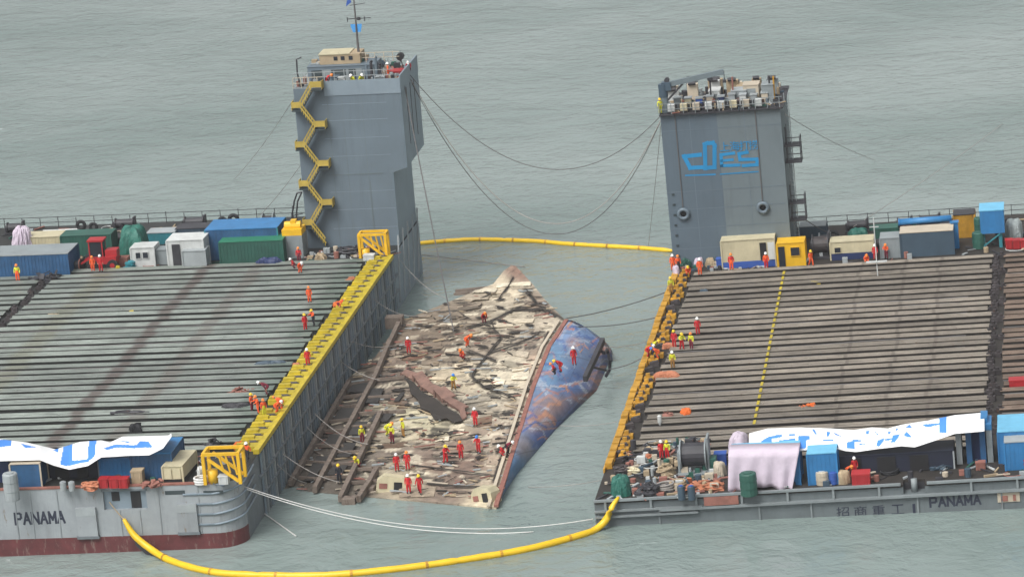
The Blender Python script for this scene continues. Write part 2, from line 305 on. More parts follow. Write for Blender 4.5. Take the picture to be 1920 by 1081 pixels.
# ---- left barge
LB = thing('work_barge', 'flat grey salvage barge with red waterline band and tall stair tower', 'barge', LF)
def left_hull():
    U0, VB = -58., 97.
    # front wall built round the gallery opening
    fx = lambda x, y: LF.pv(x, y, 0)
    (oa, ot), (ob, obm) = fx(192, 921), fx(277, 953)
    RC, HB = 2.4, -4.6
    def arc(r0): return [(-RC + r0 * math.sin(q * math.pi / 16), RC - r0 * math.cos(q * math.pi / 16)) for q in range(9)]
    s = MB(); s.box(U0, oa, 0, .5, HB, 0); s.box(ob, -RC, 0, .5, HB, 0); s.box(oa, ob, 0, .5, HB, obm); s.box(oa, ob, 0, .5, ot, 0)
    s.box(U0, -10.6, .5, VB, HB, -.25); s.box(-10.6, -RC, .5, 93.2, HB, -.25); s.poly([(x, y, HB) for x, y in arc(RC)] + [(-RC, RC, HB)], (0, 0, -HB)); s.build('hull_shell', 'hull_l', LB)
    s = MB(); s.box(U0, -10.6, -.03, VB + .03, -8, HB); s.box(-10.6, -RC, -.03, 93.23, -8, HB); s.poly([(x, y, -8) for x, y in arc(RC + .03)] + [(-RC, RC, -8)], (0, 0, 8 + HB)); s.build('boot_top', 'boot_red', LB)
    s = MB(); s.box(-RC, 0, RC, 77.5, -8, -.05); s.build('side_shell', 'hull_dark', LB)
    s = MB(); s.box(-RC, .02, 77.5, 93.2, -8, -.05); s.build('side_shell', 'tower_light', LB)
    for k in range(5): s = MB(); s.bar((.1, 78.5 + k * 3, -5.5), (.1, 80.5 + k * 3, 1.6), .14); s.build('side_brace', 'mid_grey', LB)
    g = MB(); g.box(oa, ob, .3, .5, obm, ot); g.build('gallery_back', 'tower_light', LB)
    for a, b_ in ((.18, .36), (.62, .85)):
        d = MB(); d.box(oa + (ob - oa) * a, oa + (ob - oa) * b_, .25, .3, obm + (.05 if a > .5 else .75), ot - .15); d.build('gallery_door', 'black', LB)
    d = MB(); d.box(oa - .1, ob + .1, -.06, 0, ot, ot + .16); d.build('gallery_lintel', 'hull_dark', LB)
    s = MB(); s.box(U0, -10.6, RC, VB, -.04, .0); s.box(-10.6, -.0, RC, 93.2, -.04, .0); s.box(U0, -RC, .5, RC, -.25, 0); s.poly([(x, y, .0) for x, y in arc(RC - .02)] + [(-RC, RC, 0)], (0, 0, .01)); s.build('deck_plating', 'deck_l', LB)
    s = MB(); s.box(U0, -RC, -.05, .35, 0, .16); s.build('deck_coaming', 'rust_plate', LB)
    for x, y0, y1, wd in ((161, 950, 1003, 38), (350, 943, 995, 38)):      # fender boxes
        u, t1 = fx(x, y0); u2, t0 = fx(x, y1); h = wd / scale_at(LF.pt(u, 0)) / 2
        s = MB(); s.box(u - h, u + h, -.28, 0, t0, t1); f = s.build('fender_box', 'hull_l', LB)
        s = MB(); s.box(u - h, u + h, -.31, -.28, t1 - .75, t1); s.build('plate', 'mid_grey', f)
        s = MB(); s.box(u - h - .1, u + h + .1, -.32, 0, t0 - .25, t0); s.build('shelf', 'hull_dark', f)
    for x in (110, 225, 262, 300, 375, 60, 30):                                # frame ribs on the front
        u, _ = fx(x, 960); s = MB(); s.box(u - .05, u + .05, -.06, 0, HB, -.1 if not oa < u < ob else obm - .05); s.build('hull_rib', 'hull_l', LB)
    for k in range(4):                                       # rubbing strakes round the corner
        z = -.9 - k * .95; s = MB()
        path = [(-5.0, -.04, z), (-RC, -.06, z)] + [(x, y, z + .05 * i) for i, (x, y) in enumerate(arc(RC + .07))] + [(.1, 4, z + .5), (.1, 6, z + .65)]
        s.tube(path, .1, 6); s.build('rubbing_strake', 'tower_light', LB, True)
    for x in (1128 - 800, 400):
        u, t = fx(x, 921); s = MB(); s.box(u - .9, u + .9, -.03, 0, t - .25, t + .1); s.build('scupper_plate', 'stair_dark', LB)
    for i in range(68):                                      # ribs and guide pipes down the inner side
        v = 8.9 + i * 1.0; s = MB(); s.bar((.14, v, -.1), (.14, v + .0, -7.5), .16, .28); s.build('side_rib', ('tower_light', 'mid_grey', 'hull_dark', 'tower_light')[i % 4], LB)
    s = MB(); s.box(0, .3, 8, 78, -2.2, -2.0); s.box(0, .3, 8, 78, -3.9, -3.75); s.build('side_stringer', 'hull_dark', LB)
    # yellow wire guides along the inner edge
    g1 = MB(); g1.box(-2.1, -.15, -.62, .62, .05, .5); g1.box(-2.0, -.9, -.35, .3, .5, .72); m1 = g1.mesh('wire_guide', 'yellow')
    g2 = MB(); g2.box(-1.9, -.1, -.16, .16, .05, .42); g2.cyl((-1.2, 0, .45), (-.5, 0, .45), .12, 6); m2 = g2.mesh('wire_clamp', 'jack')
    rg = random.Random(3)
    for i in range(NROW):
        v = V0 + (i + .5) * PITCHV
        if i == 6: continue
        o = link('wire_guide', m1, LB); o.location = (rg.uniform(-.12, .05), v, 0)
        o = link('wire_clamp', m2, LB); o.location = (-.05, v + PITCHV / 2, .02)
    s = MB(); s.box(-.32, .22, V0 - .5, V1 + .5, .05, .48); s.build('edge_rail', 'yellow', LB)
left_hull()
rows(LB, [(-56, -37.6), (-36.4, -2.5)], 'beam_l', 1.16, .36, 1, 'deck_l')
rg = random.Random(11)
jm = MB(); jm.box(-.45, .45, -.4, .4, .02, .75); jm.cyl((0, 0, .75), (0, 0, 1.15), .25, 8); jm.box(-.75, -.45, -.15, .15, .1, .45); JM = jm.mesh('strand_jack', 'jack')
for i in range(NROW):
    o = link('strand_jack', JM, LB); o.location = (-37 + rg.uniform(-.3, .3), V0 + (i + .5) * PITCHV, .0); o.scale = (.7, .55, rg.uniform(.5, .75))
def left_tower():
    U0, U1, VA, VB, HT, HM = -10.35, -.15, 82.3, 93.0, 17.9, 8.2
    t = link('stair_tower', None, LB)
    OV = 1.6                                                # the upper block overhangs the hull side
    prof = [(U0, 0), (U1, 0), (U1, HM), (U1 + OV, HM + .5), (U1 + OV, HT), (U0, HT)]
    s = MB(); s.poly([(a, VA, b_) for a, b_ in prof], (0, VB - VA, 0))
    s.m[-6:] = [0, 1, 1, 1, 1, 0]; s.build('tower_wall', ['tower_grey', 'tower_light'], t)
    s = MB(); s.box(U0 + 3.4, U1 + OV, VA - .06, VA + .02, HT - .9, HT + .75); s.box(U1 + OV - .1, U1 + OV + .05, VA + .02, VB, HT - .9, HT + 1.05); s.build('bulwark', 'tower_light', t)
    s = MB(); s.box(U0, U1, VA + .01, VB, HT, HT + .05); s.build('tower_deck', 'grey', t)
    s = MB(); s.box(U0 + 2.9, U1 - 1.12, VA - .03, VA, HM - .1, HM); s.box(U1 - 2.7, U1 - 2.62, VA - .03, VA, .3, HM - .9); s.box(U0 + 3.6, U0 + 3.66, VA - .02, VA, .2, HT - 1); s.build('weld_seam', 'tower_grey_r', t)
    for z in (2.1, 4.2, 6.2, 10.2, 12.2, 14.2, 16.0):
        s = MB(); s.box(U0 + 3.0, U1 - .1, VA - .014, VA, z, z + .05); s.build('weld_seam', 'tower_light', t)
    for x in (U0 + 5.2, U0 + 7.4):
        s = MB(); s.box(x, x + .05, VA - .012, VA, .2, HT - 1.2); s.build('weld_seam', 'tower_grey_r', t)
    for k in range(3):
        s = MB(); s.box(U1 + OV, U1 + OV + .05, VA + 3 + k * 2.3, VA + 3.12 + k * 2.3, HM + 2.4, HT - .9); s.build('side_pipe', 'wire', t)
    # zigzag stair: flights and landings
    nfl, x0, x1 = 8, U0 + .25, U0 + 2.9; dz = (HT - .4) / nfl
    for i in range(nfl):
        a, b_ = ((x1 - .55, x0 + .55) if i % 2 else (x0 + .55, x1 - .55))
        za, zb = .4 + i * dz, .4 + (i + 1) * dz
        a_, b__ = (b_, a)
        pa, pb = (x1 - .6, x0 + .6) if i % 2 == 0 else (x0 + .6, x1 - .6)
        s = MB()
        s.bar((pa, VA - .75, za), (pb, VA - .75, zb), .9, .16)
        f = s.build('stair_flight', 'stair_dark', t)
        s = MB()
        for k in range(7):
            q = (k + .5) / 7; s.bar((pa + (pb - pa) * q, VA - 1.22, za + (zb - za) * q), (pa + (pb - pa) * q, VA - 1.22, za + (zb - za) * q + 1.0), .06)
        s.bar((pa, VA - 1.22, za + 1.0), (pb, VA - 1.22, zb + 1.0), .12, .12); s.bar((pa, VA - 1.22, za + .45), (pb, VA - 1.22, zb + .45), .08, .16)
        s.build('stair_rail', 'stair_yellow', t)
        lx = (x0 - .35, x0 + .75) if i % 2 == 0 else (x1 - .75, x1 + .5)
        s = MB(); s.box(lx[0], lx[1], VA - 1.25, VA, zb - .08, zb + .06); s.build('landing', 'stair_dark', t)
        s = MB(); s.box(lx[0], lx[1], VA - 1.27, VA - 1.21, zb + .35, zb + 1.0)
        e = lx[0] if i % 2 == 0 else lx[1]; s.box(e - .03, e + .03, VA - 1.2, VA - .05, zb + .1, zb + 1.0); s.build('landing_rail', 'stair_yellow', t)
    return U0, U1, VA, VB, HT
LT = left_tower()
# aft railing of the left barge
def railing(parent, u0, u1, v, step, mat='dark_metal', h=1.1, w0=0):
    s = MB(); x = u0
    while x <= u1: s.bar((x, v, w0), (x, v, w0 + h * random.uniform(.95, 1.25)), .07); x += step
    for z in (.5, 1.05): s.bar((u0, v, w0 + z * h), (u1, v, w0 + z * h), .06)
    return s.build('railing', mat, parent)
railing(LB, -57, -11, 96.6, 2.1)
# ---- right barge
RB = thing('work_barge', 'low salvage barge with brown beam deck, panelled bulwark and lettered tower', 'barge', RF)
def right_hull():
    U1, VB = 64., 94.
    fx = lambda x, y: RF.pv(x, y, 0)
    na, nb = fx(1692, 900)[0], fx(1733, 900)[0]              # roller notch in the bulwark
    s = MB(); s.box(0, U1, .25, VB, -6, -.9); s.build('hull_shell', 'hull_r', RB)
    for a, b_ in ((0, na), (nb, U1)):
        s = MB(); s.box(a, b_, .3, VB, -.9, -.25); s.build('upper_shell', 'hull_r', RB)
    s = MB(); s.box(na, nb, 1.6, VB, -.9, -.25); s.build('notch_back', 'dark_metal', RB)
    s = MB(); s.cyl(((na + nb) / 2, .9, -.9), ((na + nb) / 2, .9, .3), .28, 10); s.build('roller_post', 'hull_r_light', RB, True)
    s = MB(); s.box(0, na, .3, VB, -.25, -.02); s.box(nb, U1, .3, VB, -.25, -.02); s.box(na, nb, 1.6, VB, -.25, -.02); s.build('deck_plating', 'deck_r', RB)
    for a, b_ in ((0, na - .2), (nb + .2, U1)):
        s = MB(); s.box(a, b_, .0, .3, -.02, .18); s.build('top_rail', 'hull_r_light', RB)
    s = MB(); s.box(5.8, U1, -.12, .25, -1.12, -.92); s.build('mid_rail', 'hull_r_light', RB)
    s = MB(); s.box(0, 9.6, -.1, .25, -.95, -.8); s.box(0, 9.2, -.16, .25, -1.45, -1.3); s.build('corner_strake', 'hull_r_light', RB)
    u = 1.0
    while u < U1:
        if not na - .4 < u < nb + .4:
            s = MB(); s.box(u - .1, u + .1, .05, .3, -.92, -.02); s.build('bulwark_rib', 'hull_r_light', RB)
        u += 4.05
    for u in (0.3, 5.7, 14.6, 19.2, 28.6, 36.0):
        s = MB(); s.box(u - .07, u + .07, .1, .25, -3, -1.12); s.build('hull_rib', 'hull_r_light', RB)
    a, b_ = fx(1870, 930)[0], fx(1912, 930)[0]
    s = MB(); s.box(a, b_, .16, .25, -2.1, -1.25); s.build('hatch_plate', 'beige_box', RB)
    s = MB(); s.box(a + .3, a + .9, .1, .16, -2.0, -1.5); s.box(b_ - .6, b_ - .35, .1, .16, -2.0, -1.45); s.build('hatch_stain', 'rust_plate', RB)
    # broken rusty section of bulwark
    a, b_ = fx(1320, 940)[0], fx(1385, 940)[0]
    s = MB(); s.box(a, b_, -.02, .0, -.85, -.05); s.build('rusted_panel', 'rust_plate', RB)
    g1 = MB(); g1.box(-.02, .62, -.8, .8, 0, .55); m1 = g1.mesh('wire_guide', 'orange_yellow')
    g3 = MB(); g3.box(.7, 1.7, -.45, .35, .02, .45); g3.box(.9, 1.3, -.2, .2, .45, .8); m3 = g3.mesh('guide_shoe', 'orange_yellow')
    g2 = MB(); g2.box(.65, 1.6, -.22, .22, .02, .42); g2.cyl((.9, -.1, .45), (1.5, .1, .5), .13, 6); m2 = g2.mesh('wire_clamp', 'jack')
    rg = random.Random(5)
    for i in range(NROW):
        v = V0 + .6 + (i + .5) * PITCHV
        o = link('wire_guide', m1, RB); o.location = (rg.uniform(-.08, .08), v, rg.uniform(-.1, .06))
        o = link('wire_clamp', m2, RB); o.location = (rg.uniform(-.15, .25), v + PITCHV / 2, 0)
        if rg.random() < .8: o = link('guide_shoe', m3, RB); o.location = (rg.uniform(-.1, .3), v, 0)
    s = MB(); s.box(-.1, .06, V0, V1 + .6, -.1, .3); s.build('edge_rail', 'orange_yellow', RB)
right_hull()
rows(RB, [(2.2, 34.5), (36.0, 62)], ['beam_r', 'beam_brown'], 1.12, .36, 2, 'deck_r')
rg = random.Random(12)
for i in range(NROW):
    v = V0 + (i + .5) * PITCHV
    for k in range(1 + (i % 3 > 1)):
        o = link('strand_jack', JM, RB); o.location = (34.9 + k * .75 + rg.uniform(-.2, .2), v + rg.uniform(-.3, .3), 0); o.rotation_euler = (0, 0, rg.uniform(-.3, .3)); o.scale = (.8, .6, rg.uniform(.45, .75))
dm = MB(); dm.box(-.13, .13, -.62, .62, 0, .012); DM = dm.mesh('paint_dash', 'yellow')
ud0, vd0 = RF.px(1415, 800); ud1, vd1 = RF.px(1468, 530)
for i in range(NROW):
    v = V0 + (i + .5) * PITCHV
    if vd0 - 1 < v < vd1 + 3:
        o = link('paint_dash', DM, RB); o.location = (ud0 + (ud1 - ud0) * (v - vd0) / (vd1 - vd0), v, .46)
def right_tower():
    U0, U1, VA, VB, HT = -.25, 12.75, 79.6, 90.0, 17.0
    t = link('lettered_tower', None, RB)
    s = MB(); s.box(U0, U0 + 6.1, VA, VB, -2, HT); s.build('tower_wall', 'tower_blue_r', t)
    s = MB(); s.box(U0 + 6.1, U1, VA + .015, VB, -2, HT); s.build('tower_wall', 'tower_grey_r', t)
    s = MB(); s.box(U0 - .05, U1 + .35, VA - .45, VB, HT, HT + .16); s.build('tower_deck', 'dark_metal', t)
    for x0, x1, y0, y1 in ((1266, 1281, 222, 392), (1415, 1430, 205, 380)):  # chain pipes down to ring fairleads
        u, w0 = RF.pv(x1, y1, VA); u2, w1 = RF.pv(x1, y0 + 10, VA)
        s = MB(); s.bar((u, VA - .05, w0), (u, VA - .05, HT), .09, .09); s.build('chain_pipe', 'wire', t)
        s = MB(); s.torus((u, VA - .2, w0 - .5), (0, 1, .1), .52, .2); s.cyl((u, VA - .12, w0 - .5), (u, VA - .02, w0 - .5), .5, 12, 1); s.build('ring_fairlead', ['tower_grey', 'black'], t, True)
    for k in range(7):
        s = MB(); s.box(U0 + .5, U0 + .8, VA - .08, VA, 5.2 + k * 1.15 - 4, 5.4 + k * 1.15 - 4); s.build('draft_mark', 'stair_dark', t)
    for z in (2.0, 4.3, 6.4, 8.4, 15.2):
        s = MB(); s.box(U0 + .1, U1 - .1, VA - .012, VA + .01, z, z + .05); s.build('weld_seam', 'tower_grey', t)
    for x in (U0 + 3.1, U0 + 9.0):
        s = MB(); s.box(x, x + .05, VA - .010, VA + .01, 0, HT); s.build('weld_seam', 'tower_grey', t)
    # company sign: outlined letters
    def stroke(pts, w_, name='sign_stroke'):
        s = MB()
        for (xa, ya), (xb, yb) in zip(pts, pts[1:]):
            a, b_ = Vector(RF.pv(xa, ya, VA)), Vector(RF.pv(xb, yb, VA)); d = (b_ - a).normalized() * w_ / 2; n_ = Vector((-d.y, d.x)); k = len(s.f) * .0003
            s.poly([(q_.x, VA - .02 - k, q_.y) for q_ in (a - d - n_, b_ + d - n_, b_ + d + n_, a - d + n_)], (0, .014, 0))
        s.build(name, 'logo_blue', t)
    q = lambda z: [(1180 + x / 4.913, 110 + y / 4.913) for x, y in z]
    stroke(q([(650, 885), (505, 900), (560, 1005), (665, 1000)]), .44)
    stroke(q([(700, 1010), (695, 790), (715, 780), (770, 775), (785, 800), (785, 1000), (710, 1005)]), .44)
    stroke(q([(850, 985), (845, 885), (960, 870)]), .34); stroke(q([(850, 940), (950, 930)]), .28); stroke(q([(850, 985), (1010, 980)]), .34)
    stroke(q([(1085, 862), (1010, 875), (1020, 930), (1180, 925), (1175, 975), (1050, 985)]), .36)
    stroke(q([(520, 1075), (790, 1066)]), .16); stroke(q([(840, 1064), (1185, 1040)]), .13)
    for ch, x in zip('上海打捞', (1349, 1368, 1386, 1404)):
        me = text_mesh(ch, 1.15, .012, 1.0); me.materials.append(MATS['logo_blue']); u, w0 = RF.pv(x, 283 - (x - 1349) * .06, VA); o = link('sign_character', me, t); o.location = (u, VA - .04, w0)
    # ladder platforms on the outer side
    for z0, z1 in ((10.6, 14.6), (4.1, 8.2)):
        s = MB()
        for du in (0, 1.5):
            for dv in (0, 1.6): s.bar((U1 + .25 + du, VA + 1 + dv, z0), (U1 + .25 + du, VA + 1 + dv, z1 if du == 0 else z1 - 1.2), .1)
        for z in (z0, z1 - 2.2): s.box(U1, U1 + 1.8, VA + .9, VA + 2.8, z, z + .14)
        for z in (z0 + 1, z1 - 1.2): s.bar((U1 + .25, VA + 1, z), (U1 + 1.75, VA + 1, z), .08); s.bar((U1 + 1.75, VA + 1, z), (U1 + 1.75, VA + 2.6, z), .08)
        s.build('ladder_platform', 'dark_metal', t)
    s = MB()
    for du in (.35, .8): s.bar((U1 + du, VA + 1.9, 0), (U1 + du, VA + 1.9, HT + 1.2), .09)
    z = .4
    while z < HT: s.bar((U1 + .35, VA + 1.9, z), (U1 + .8, VA + 1.9, z), .05); z += .4
    s.build('ladder', 'grey', t)
    railing(t, U0, U1 + .3, VA - .4, 1.3, 'grey', 1.1, HT + .16)
    return U0, U1, VA, VB, HT
RTW = right_tower()
railing(RB, 13.5, 62, 93.6, 2.3)
# lettering on the hulls
def letters(fr, parent, s, x0, y0, x1, y1, v, bold=.0):
    (u0, w0), (u1, w1) = fr.pv(x0, y0, v), fr.pv(x1, y0, v); _, wt = fr.pv(x0, y1, v)
    me = text_mesh(s, 1.0, .01, 1, bold); xs = [p.co.x for p in me.vertices]; zs = [p.co.z for p in me.vertices]
    kx, kz = (u1 - u0) / (max(xs) - min(xs)), (wt - w0) / (max(zs) - min(zs)); a, b_ = min(xs), min(zs)
    for p in me.vertices: p.co = ((p.co.x - a) * kx, p.co.y, (p.co.z - b_) * kz)
    me.materials.append(MATS['lettering']); o = link('lettering', me, parent); o.location = (u0, v - .02, w0)
    o['label'] = 'dark painted letters ' + s
GLYPH = {'P': [[(0, 0), (0, 1), (.75, 1), (.95, .9), (.95, .6), (.75, .48), (0, .48)]], 'A': [[(0, 0), (.5, 1), (1, 0)], [(.22, .35), (.78, .35)]], 'N': [[(0, 0), (0, 1), (1, 0), (1, 1)]], 'M': [[(0, 0), (0, 1), (.5, .3), (1, 1), (1, 0)]]}
def stroke_word(fr, parent, word, x0, y0, x1, y1, xt, v, wd):
    (u0, w0), (u1, w1), (_, wt) = fr.pv(x0, y0, v), fr.pv(x1, y1, v), fr.pv(x0, xt, v); n = len(word); cw = (u1 - u0) / n; h = wt - w0; sl = (w1 - w0) / (u1 - u0)
    for i, ch in enumerate(word):
        s = MB()
        for pl in GLYPH[ch]:
            q = [Vector((u0 + (i + .05 + .72 * x) * cw, w0 + y * h + sl * i * cw)) for x, y in pl]
            for a, b_ in zip(q, q[1:]):
                d = (b_ - a).normalized() * wd / 2; n_ = Vector((-d.y, d.x)); k = .0008 * len(s.f)
                s.poly([(e.x, v - .012 - k * .2, e.y) for e in (a - d - n_, b_ + d - n_, b_ + d + n_, a - d + n_)], (0, .008, 0))
        o = s.build('letter', 'lettering', parent); o['label'] = 'dark painted letter ' + ch
stroke_word(LF, LB, 'PANAMA', 29, 982, 125, 978, 962, 0, .2)
stroke_word(RF, RB, 'PANAMA', 1744, 949, 1842, 943, 933, .25, .19)
for ch, x in zip('招商重工1', (1569, 1602, 1636, 1672, 1712)): letters(RF, RB, ch, x, 968 - (x - 1569) * .045, x + (24 if ch != '1' else 5), 950 - (x - 1569) * .045, .25)
# ------------------------------------------------------------------ the wreck between the barges
WROWS = [((532, 915, .1), (930, 948, .3)), ((558, 862, .3), (945, 900, 1.0)), ((596, 795, .6), (970, 820, 1.6)), ((646, 712, 1.1), (1000, 725, 2.4)),  # left edge pushed over the water to stand in for the shaded gap
         ((705, 665, 1.8), (1030, 650, 3.0)), ((748, 602, 2.4), (1062, 600, 3.6)), ((845, 562, 3.2), (1022, 560, 4.0)), ((925, 530, 4.2), (1000, 532, 4.8)),
         ((945, 505, 5.2), (975, 505, 5.6)), ((958, 496, 5.8), (965, 496, 5.8))]
def to_pix(p):
    d = Vector(p) - EYE; k = F / d.dot(FW); return PPX + d.dot(img_right) * k, PPY - d.dot(img_up) * k
def lerp_rows(t, side):
    i = min(int(t), len(WROWS) - 2); q = t - i; a, b_ = WROWS[i][side], WROWS[i + 1][side]
    return [a[k] + (b_[k] - a[k]) * q for k in range(3)]
def wreck_pt(t, s):
    a, b_ = lerp_rows(t, 0), lerp_rows(t, 1); A, B = PZ(*a), PZ(*b_); return A.lerp(B, s)
WR = thing('shipwreck', 'rusted half-sunk ferry wreck lying on its side between two barges', 'ship', SF)
INV = SF.M.inverted()
def seg_dist(P_, pl):
    d = np.full(len(P_), 1e9)
    for a, b_ in zip(pl, pl[1:]):
        a, b_ = np.array(a, float), np.array(b_, float); ab = b_ - a; q = np.clip(((P_ - a) @ ab) / (ab @ ab), 0, 1); d = np.minimum(d, np.linalg.norm(P_ - (a + q[:, None] * ab), axis=1))
    return d
def make_plating():
    NT, NS = 260, 170
    ts = np.linspace(0, len(WROWS) - 1.001, NT); G = []
    for t in ts:
        A, B = PZ(*lerp_rows(t, 0)), PZ(*lerp_rows(t, 1)); G += [A.lerp(B, j / (NS - 1)) for j in range(NS)]
    pix = np.array([to_pix(p) for p in G]); loc = np.array([INV @ p for p in G]); n = len(G)
    colr = np.tile(np.array([.40, .345, .265]), (n, 1)); h = np.zeros(n)
    # big areas of real colour: pale paint, bare rust, weedy dark plate; left rim dark for the shaded gap
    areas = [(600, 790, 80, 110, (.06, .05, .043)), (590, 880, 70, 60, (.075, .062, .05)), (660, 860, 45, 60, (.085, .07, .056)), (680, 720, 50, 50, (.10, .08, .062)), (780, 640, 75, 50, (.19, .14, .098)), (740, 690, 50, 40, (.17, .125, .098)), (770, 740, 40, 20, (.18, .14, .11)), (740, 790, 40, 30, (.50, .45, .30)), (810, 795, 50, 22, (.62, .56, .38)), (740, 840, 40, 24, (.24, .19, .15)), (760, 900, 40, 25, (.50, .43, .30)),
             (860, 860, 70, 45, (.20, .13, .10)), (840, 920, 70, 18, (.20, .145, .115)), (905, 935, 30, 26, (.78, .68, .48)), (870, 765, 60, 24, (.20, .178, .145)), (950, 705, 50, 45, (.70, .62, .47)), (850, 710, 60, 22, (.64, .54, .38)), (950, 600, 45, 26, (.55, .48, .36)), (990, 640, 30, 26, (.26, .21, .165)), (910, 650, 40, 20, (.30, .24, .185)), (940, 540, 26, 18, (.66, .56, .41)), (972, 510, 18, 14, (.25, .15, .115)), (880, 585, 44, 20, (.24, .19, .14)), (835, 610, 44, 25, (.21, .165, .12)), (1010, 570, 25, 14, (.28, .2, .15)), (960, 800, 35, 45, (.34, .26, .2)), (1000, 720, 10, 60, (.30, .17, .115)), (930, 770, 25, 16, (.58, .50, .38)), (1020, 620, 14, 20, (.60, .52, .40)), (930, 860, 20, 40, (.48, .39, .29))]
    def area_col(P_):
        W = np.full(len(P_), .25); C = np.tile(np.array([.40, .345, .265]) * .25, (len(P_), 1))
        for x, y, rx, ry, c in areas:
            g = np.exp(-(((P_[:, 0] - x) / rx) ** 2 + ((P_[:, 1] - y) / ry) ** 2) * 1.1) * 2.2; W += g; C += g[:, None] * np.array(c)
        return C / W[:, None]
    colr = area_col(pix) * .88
    # buckled seams, dents and slots along the frames
    rg = np.random.default_rng(5); dark = np.zeros(n); light = np.zeros(n)
    cracks = [([(1040, 590), (1015, 577), (960, 580), (920, 600), (927, 617), (940, 632), (915, 662), (893, 690), (885, 705), (905, 722), (965, 745)], 3.2), ([(962, 518), (950, 540), (935, 560)], 2.8), ([(875, 612), (920, 600)], 3), ([(985, 540), (1005, 565), (1060, 598)], 4.), ([(1028, 620), (1010, 660)], 2.4), ([(915, 660), (975, 640), (1010, 625)], 2), ([(880, 655), (930, 675)], 2),
              ([(700, 705), (745, 705)], 2.5), ([(920, 800), (975, 795), (990, 780)], 2), ([(925, 900), (945, 840), (965, 790)], 3), ([(770, 870), (930, 890)], 1.5), ([(800, 905), (925, 912)], 1.5), ([(770, 760), (830, 770)], 2)]
    for pl, w_ in cracks:
        d = seg_dist(pix, pl); g = np.exp(-(d / w_) ** 2); dark = np.maximum(dark, g); h -= g * .35; h += np.exp(-((d - 7) / 4) ** 2) * .12
    for k in range(620):
        x = rg.uniform(640, 1040); y = rg.uniform(535, 900); l = rg.uniform(8, 34); w_ = rg.uniform(1.4, 3.4) * (.8 if y < 640 else 1.1); sl = rg.uniform(-.16, .06)
        d = seg_dist(pix, [(x, y), (x + l, y + l * sl)]) + .9 * np.sin(pix[:, 0] * .8 + k) * np.sin(pix[:, 1] * 1.3 + k); g = np.clip((w_ - d) * .9, 0, 1) * rg.uniform(.35, 1)
        if k % 5 < 3 and (y < 780 or k % 2): dark = np.maximum(dark, g); h -= g * rg.uniform(.1, .3)
        else: light = np.maximum(light, g); h += g * rg.uniform(.08, .22)
    for k in range(90):                                                     # ragged holes, lower part
        x = rg.uniform(660, 960); y = rg.uniform(690, 900); rx, ry = rg.uniform(4, 16), rg.uniform(2, 5)
        a = np.arctan2((pix[:, 1] - y) / ry, (pix[:, 0] - x) / rx); q = ((pix[:, 0] - x) / rx) ** 2 + ((pix[:, 1] - y) / ry) ** 2
        g = np.exp(-(q * (1 + .4 * np.sin(3 * a + k))) ** 2) * rg.uniform(.4, 1)
        if k % 3: dark = np.maximum(dark, g * .9); h -= g * .35
        else: light = np.maximum(light, g); h += g * .3
    h += .10 * np.sin(loc[:, 1] * 2 * math.pi / 1.6) * np.exp(-((pix[:, 0] - 800) / 260) ** 2) + .16 * np.sin(loc[:, 0] * .8 + loc[:, 1] * .23) + rg.normal(0, .025, n)
    edge = np.minimum(np.tile(np.arange(NS), NT), NS - 1 - np.tile(np.arange(NS), NT)); h *= np.clip(edge / 6, .15, 1)
    colr = colr * (1 - light[:, None] * .9) + np.array([.62, .55, .42]) * light[:, None] * .9
    colr = colr * (1 - dark[:, None]) + np.array([.022, .02, .018]) * dark[:, None]
    loc[:, 2] += h * .25 - .1
    s = MB(); s.v = [tuple(p) for p in loc]
    for i in range(NT - 1):
        for j in range(NS - 1): s.f.append((i * NS + j, i * NS + j + 1, (i + 1) * NS + j + 1, (i + 1) * NS + j))
    # skirts down into the water
    b = ([j for j in range(NS)] + [i * NS + NS - 1 for i in range(NT)] + [(NT - 1) * NS + j for j in reversed(range(NS))] + [i * NS for i in reversed(range(NT))])
    k0 = len(s.v); s.v += [(s.v[i][0], s.v[i][1], -2.5) for i in b]; nb = len(b)
    for q in range(nb):
        r_ = (q + 1) % nb
        if b[q] != b[r_]: s.f.append((b[q], k0 + q, k0 + r_, b[r_]))
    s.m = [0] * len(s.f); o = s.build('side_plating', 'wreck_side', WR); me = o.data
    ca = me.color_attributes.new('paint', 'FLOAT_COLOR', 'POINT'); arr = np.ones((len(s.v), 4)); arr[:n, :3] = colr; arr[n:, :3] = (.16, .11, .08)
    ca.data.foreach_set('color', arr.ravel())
    return area_col, [c[0] for c in cracks]
area_col, CRACKS = make_plating()
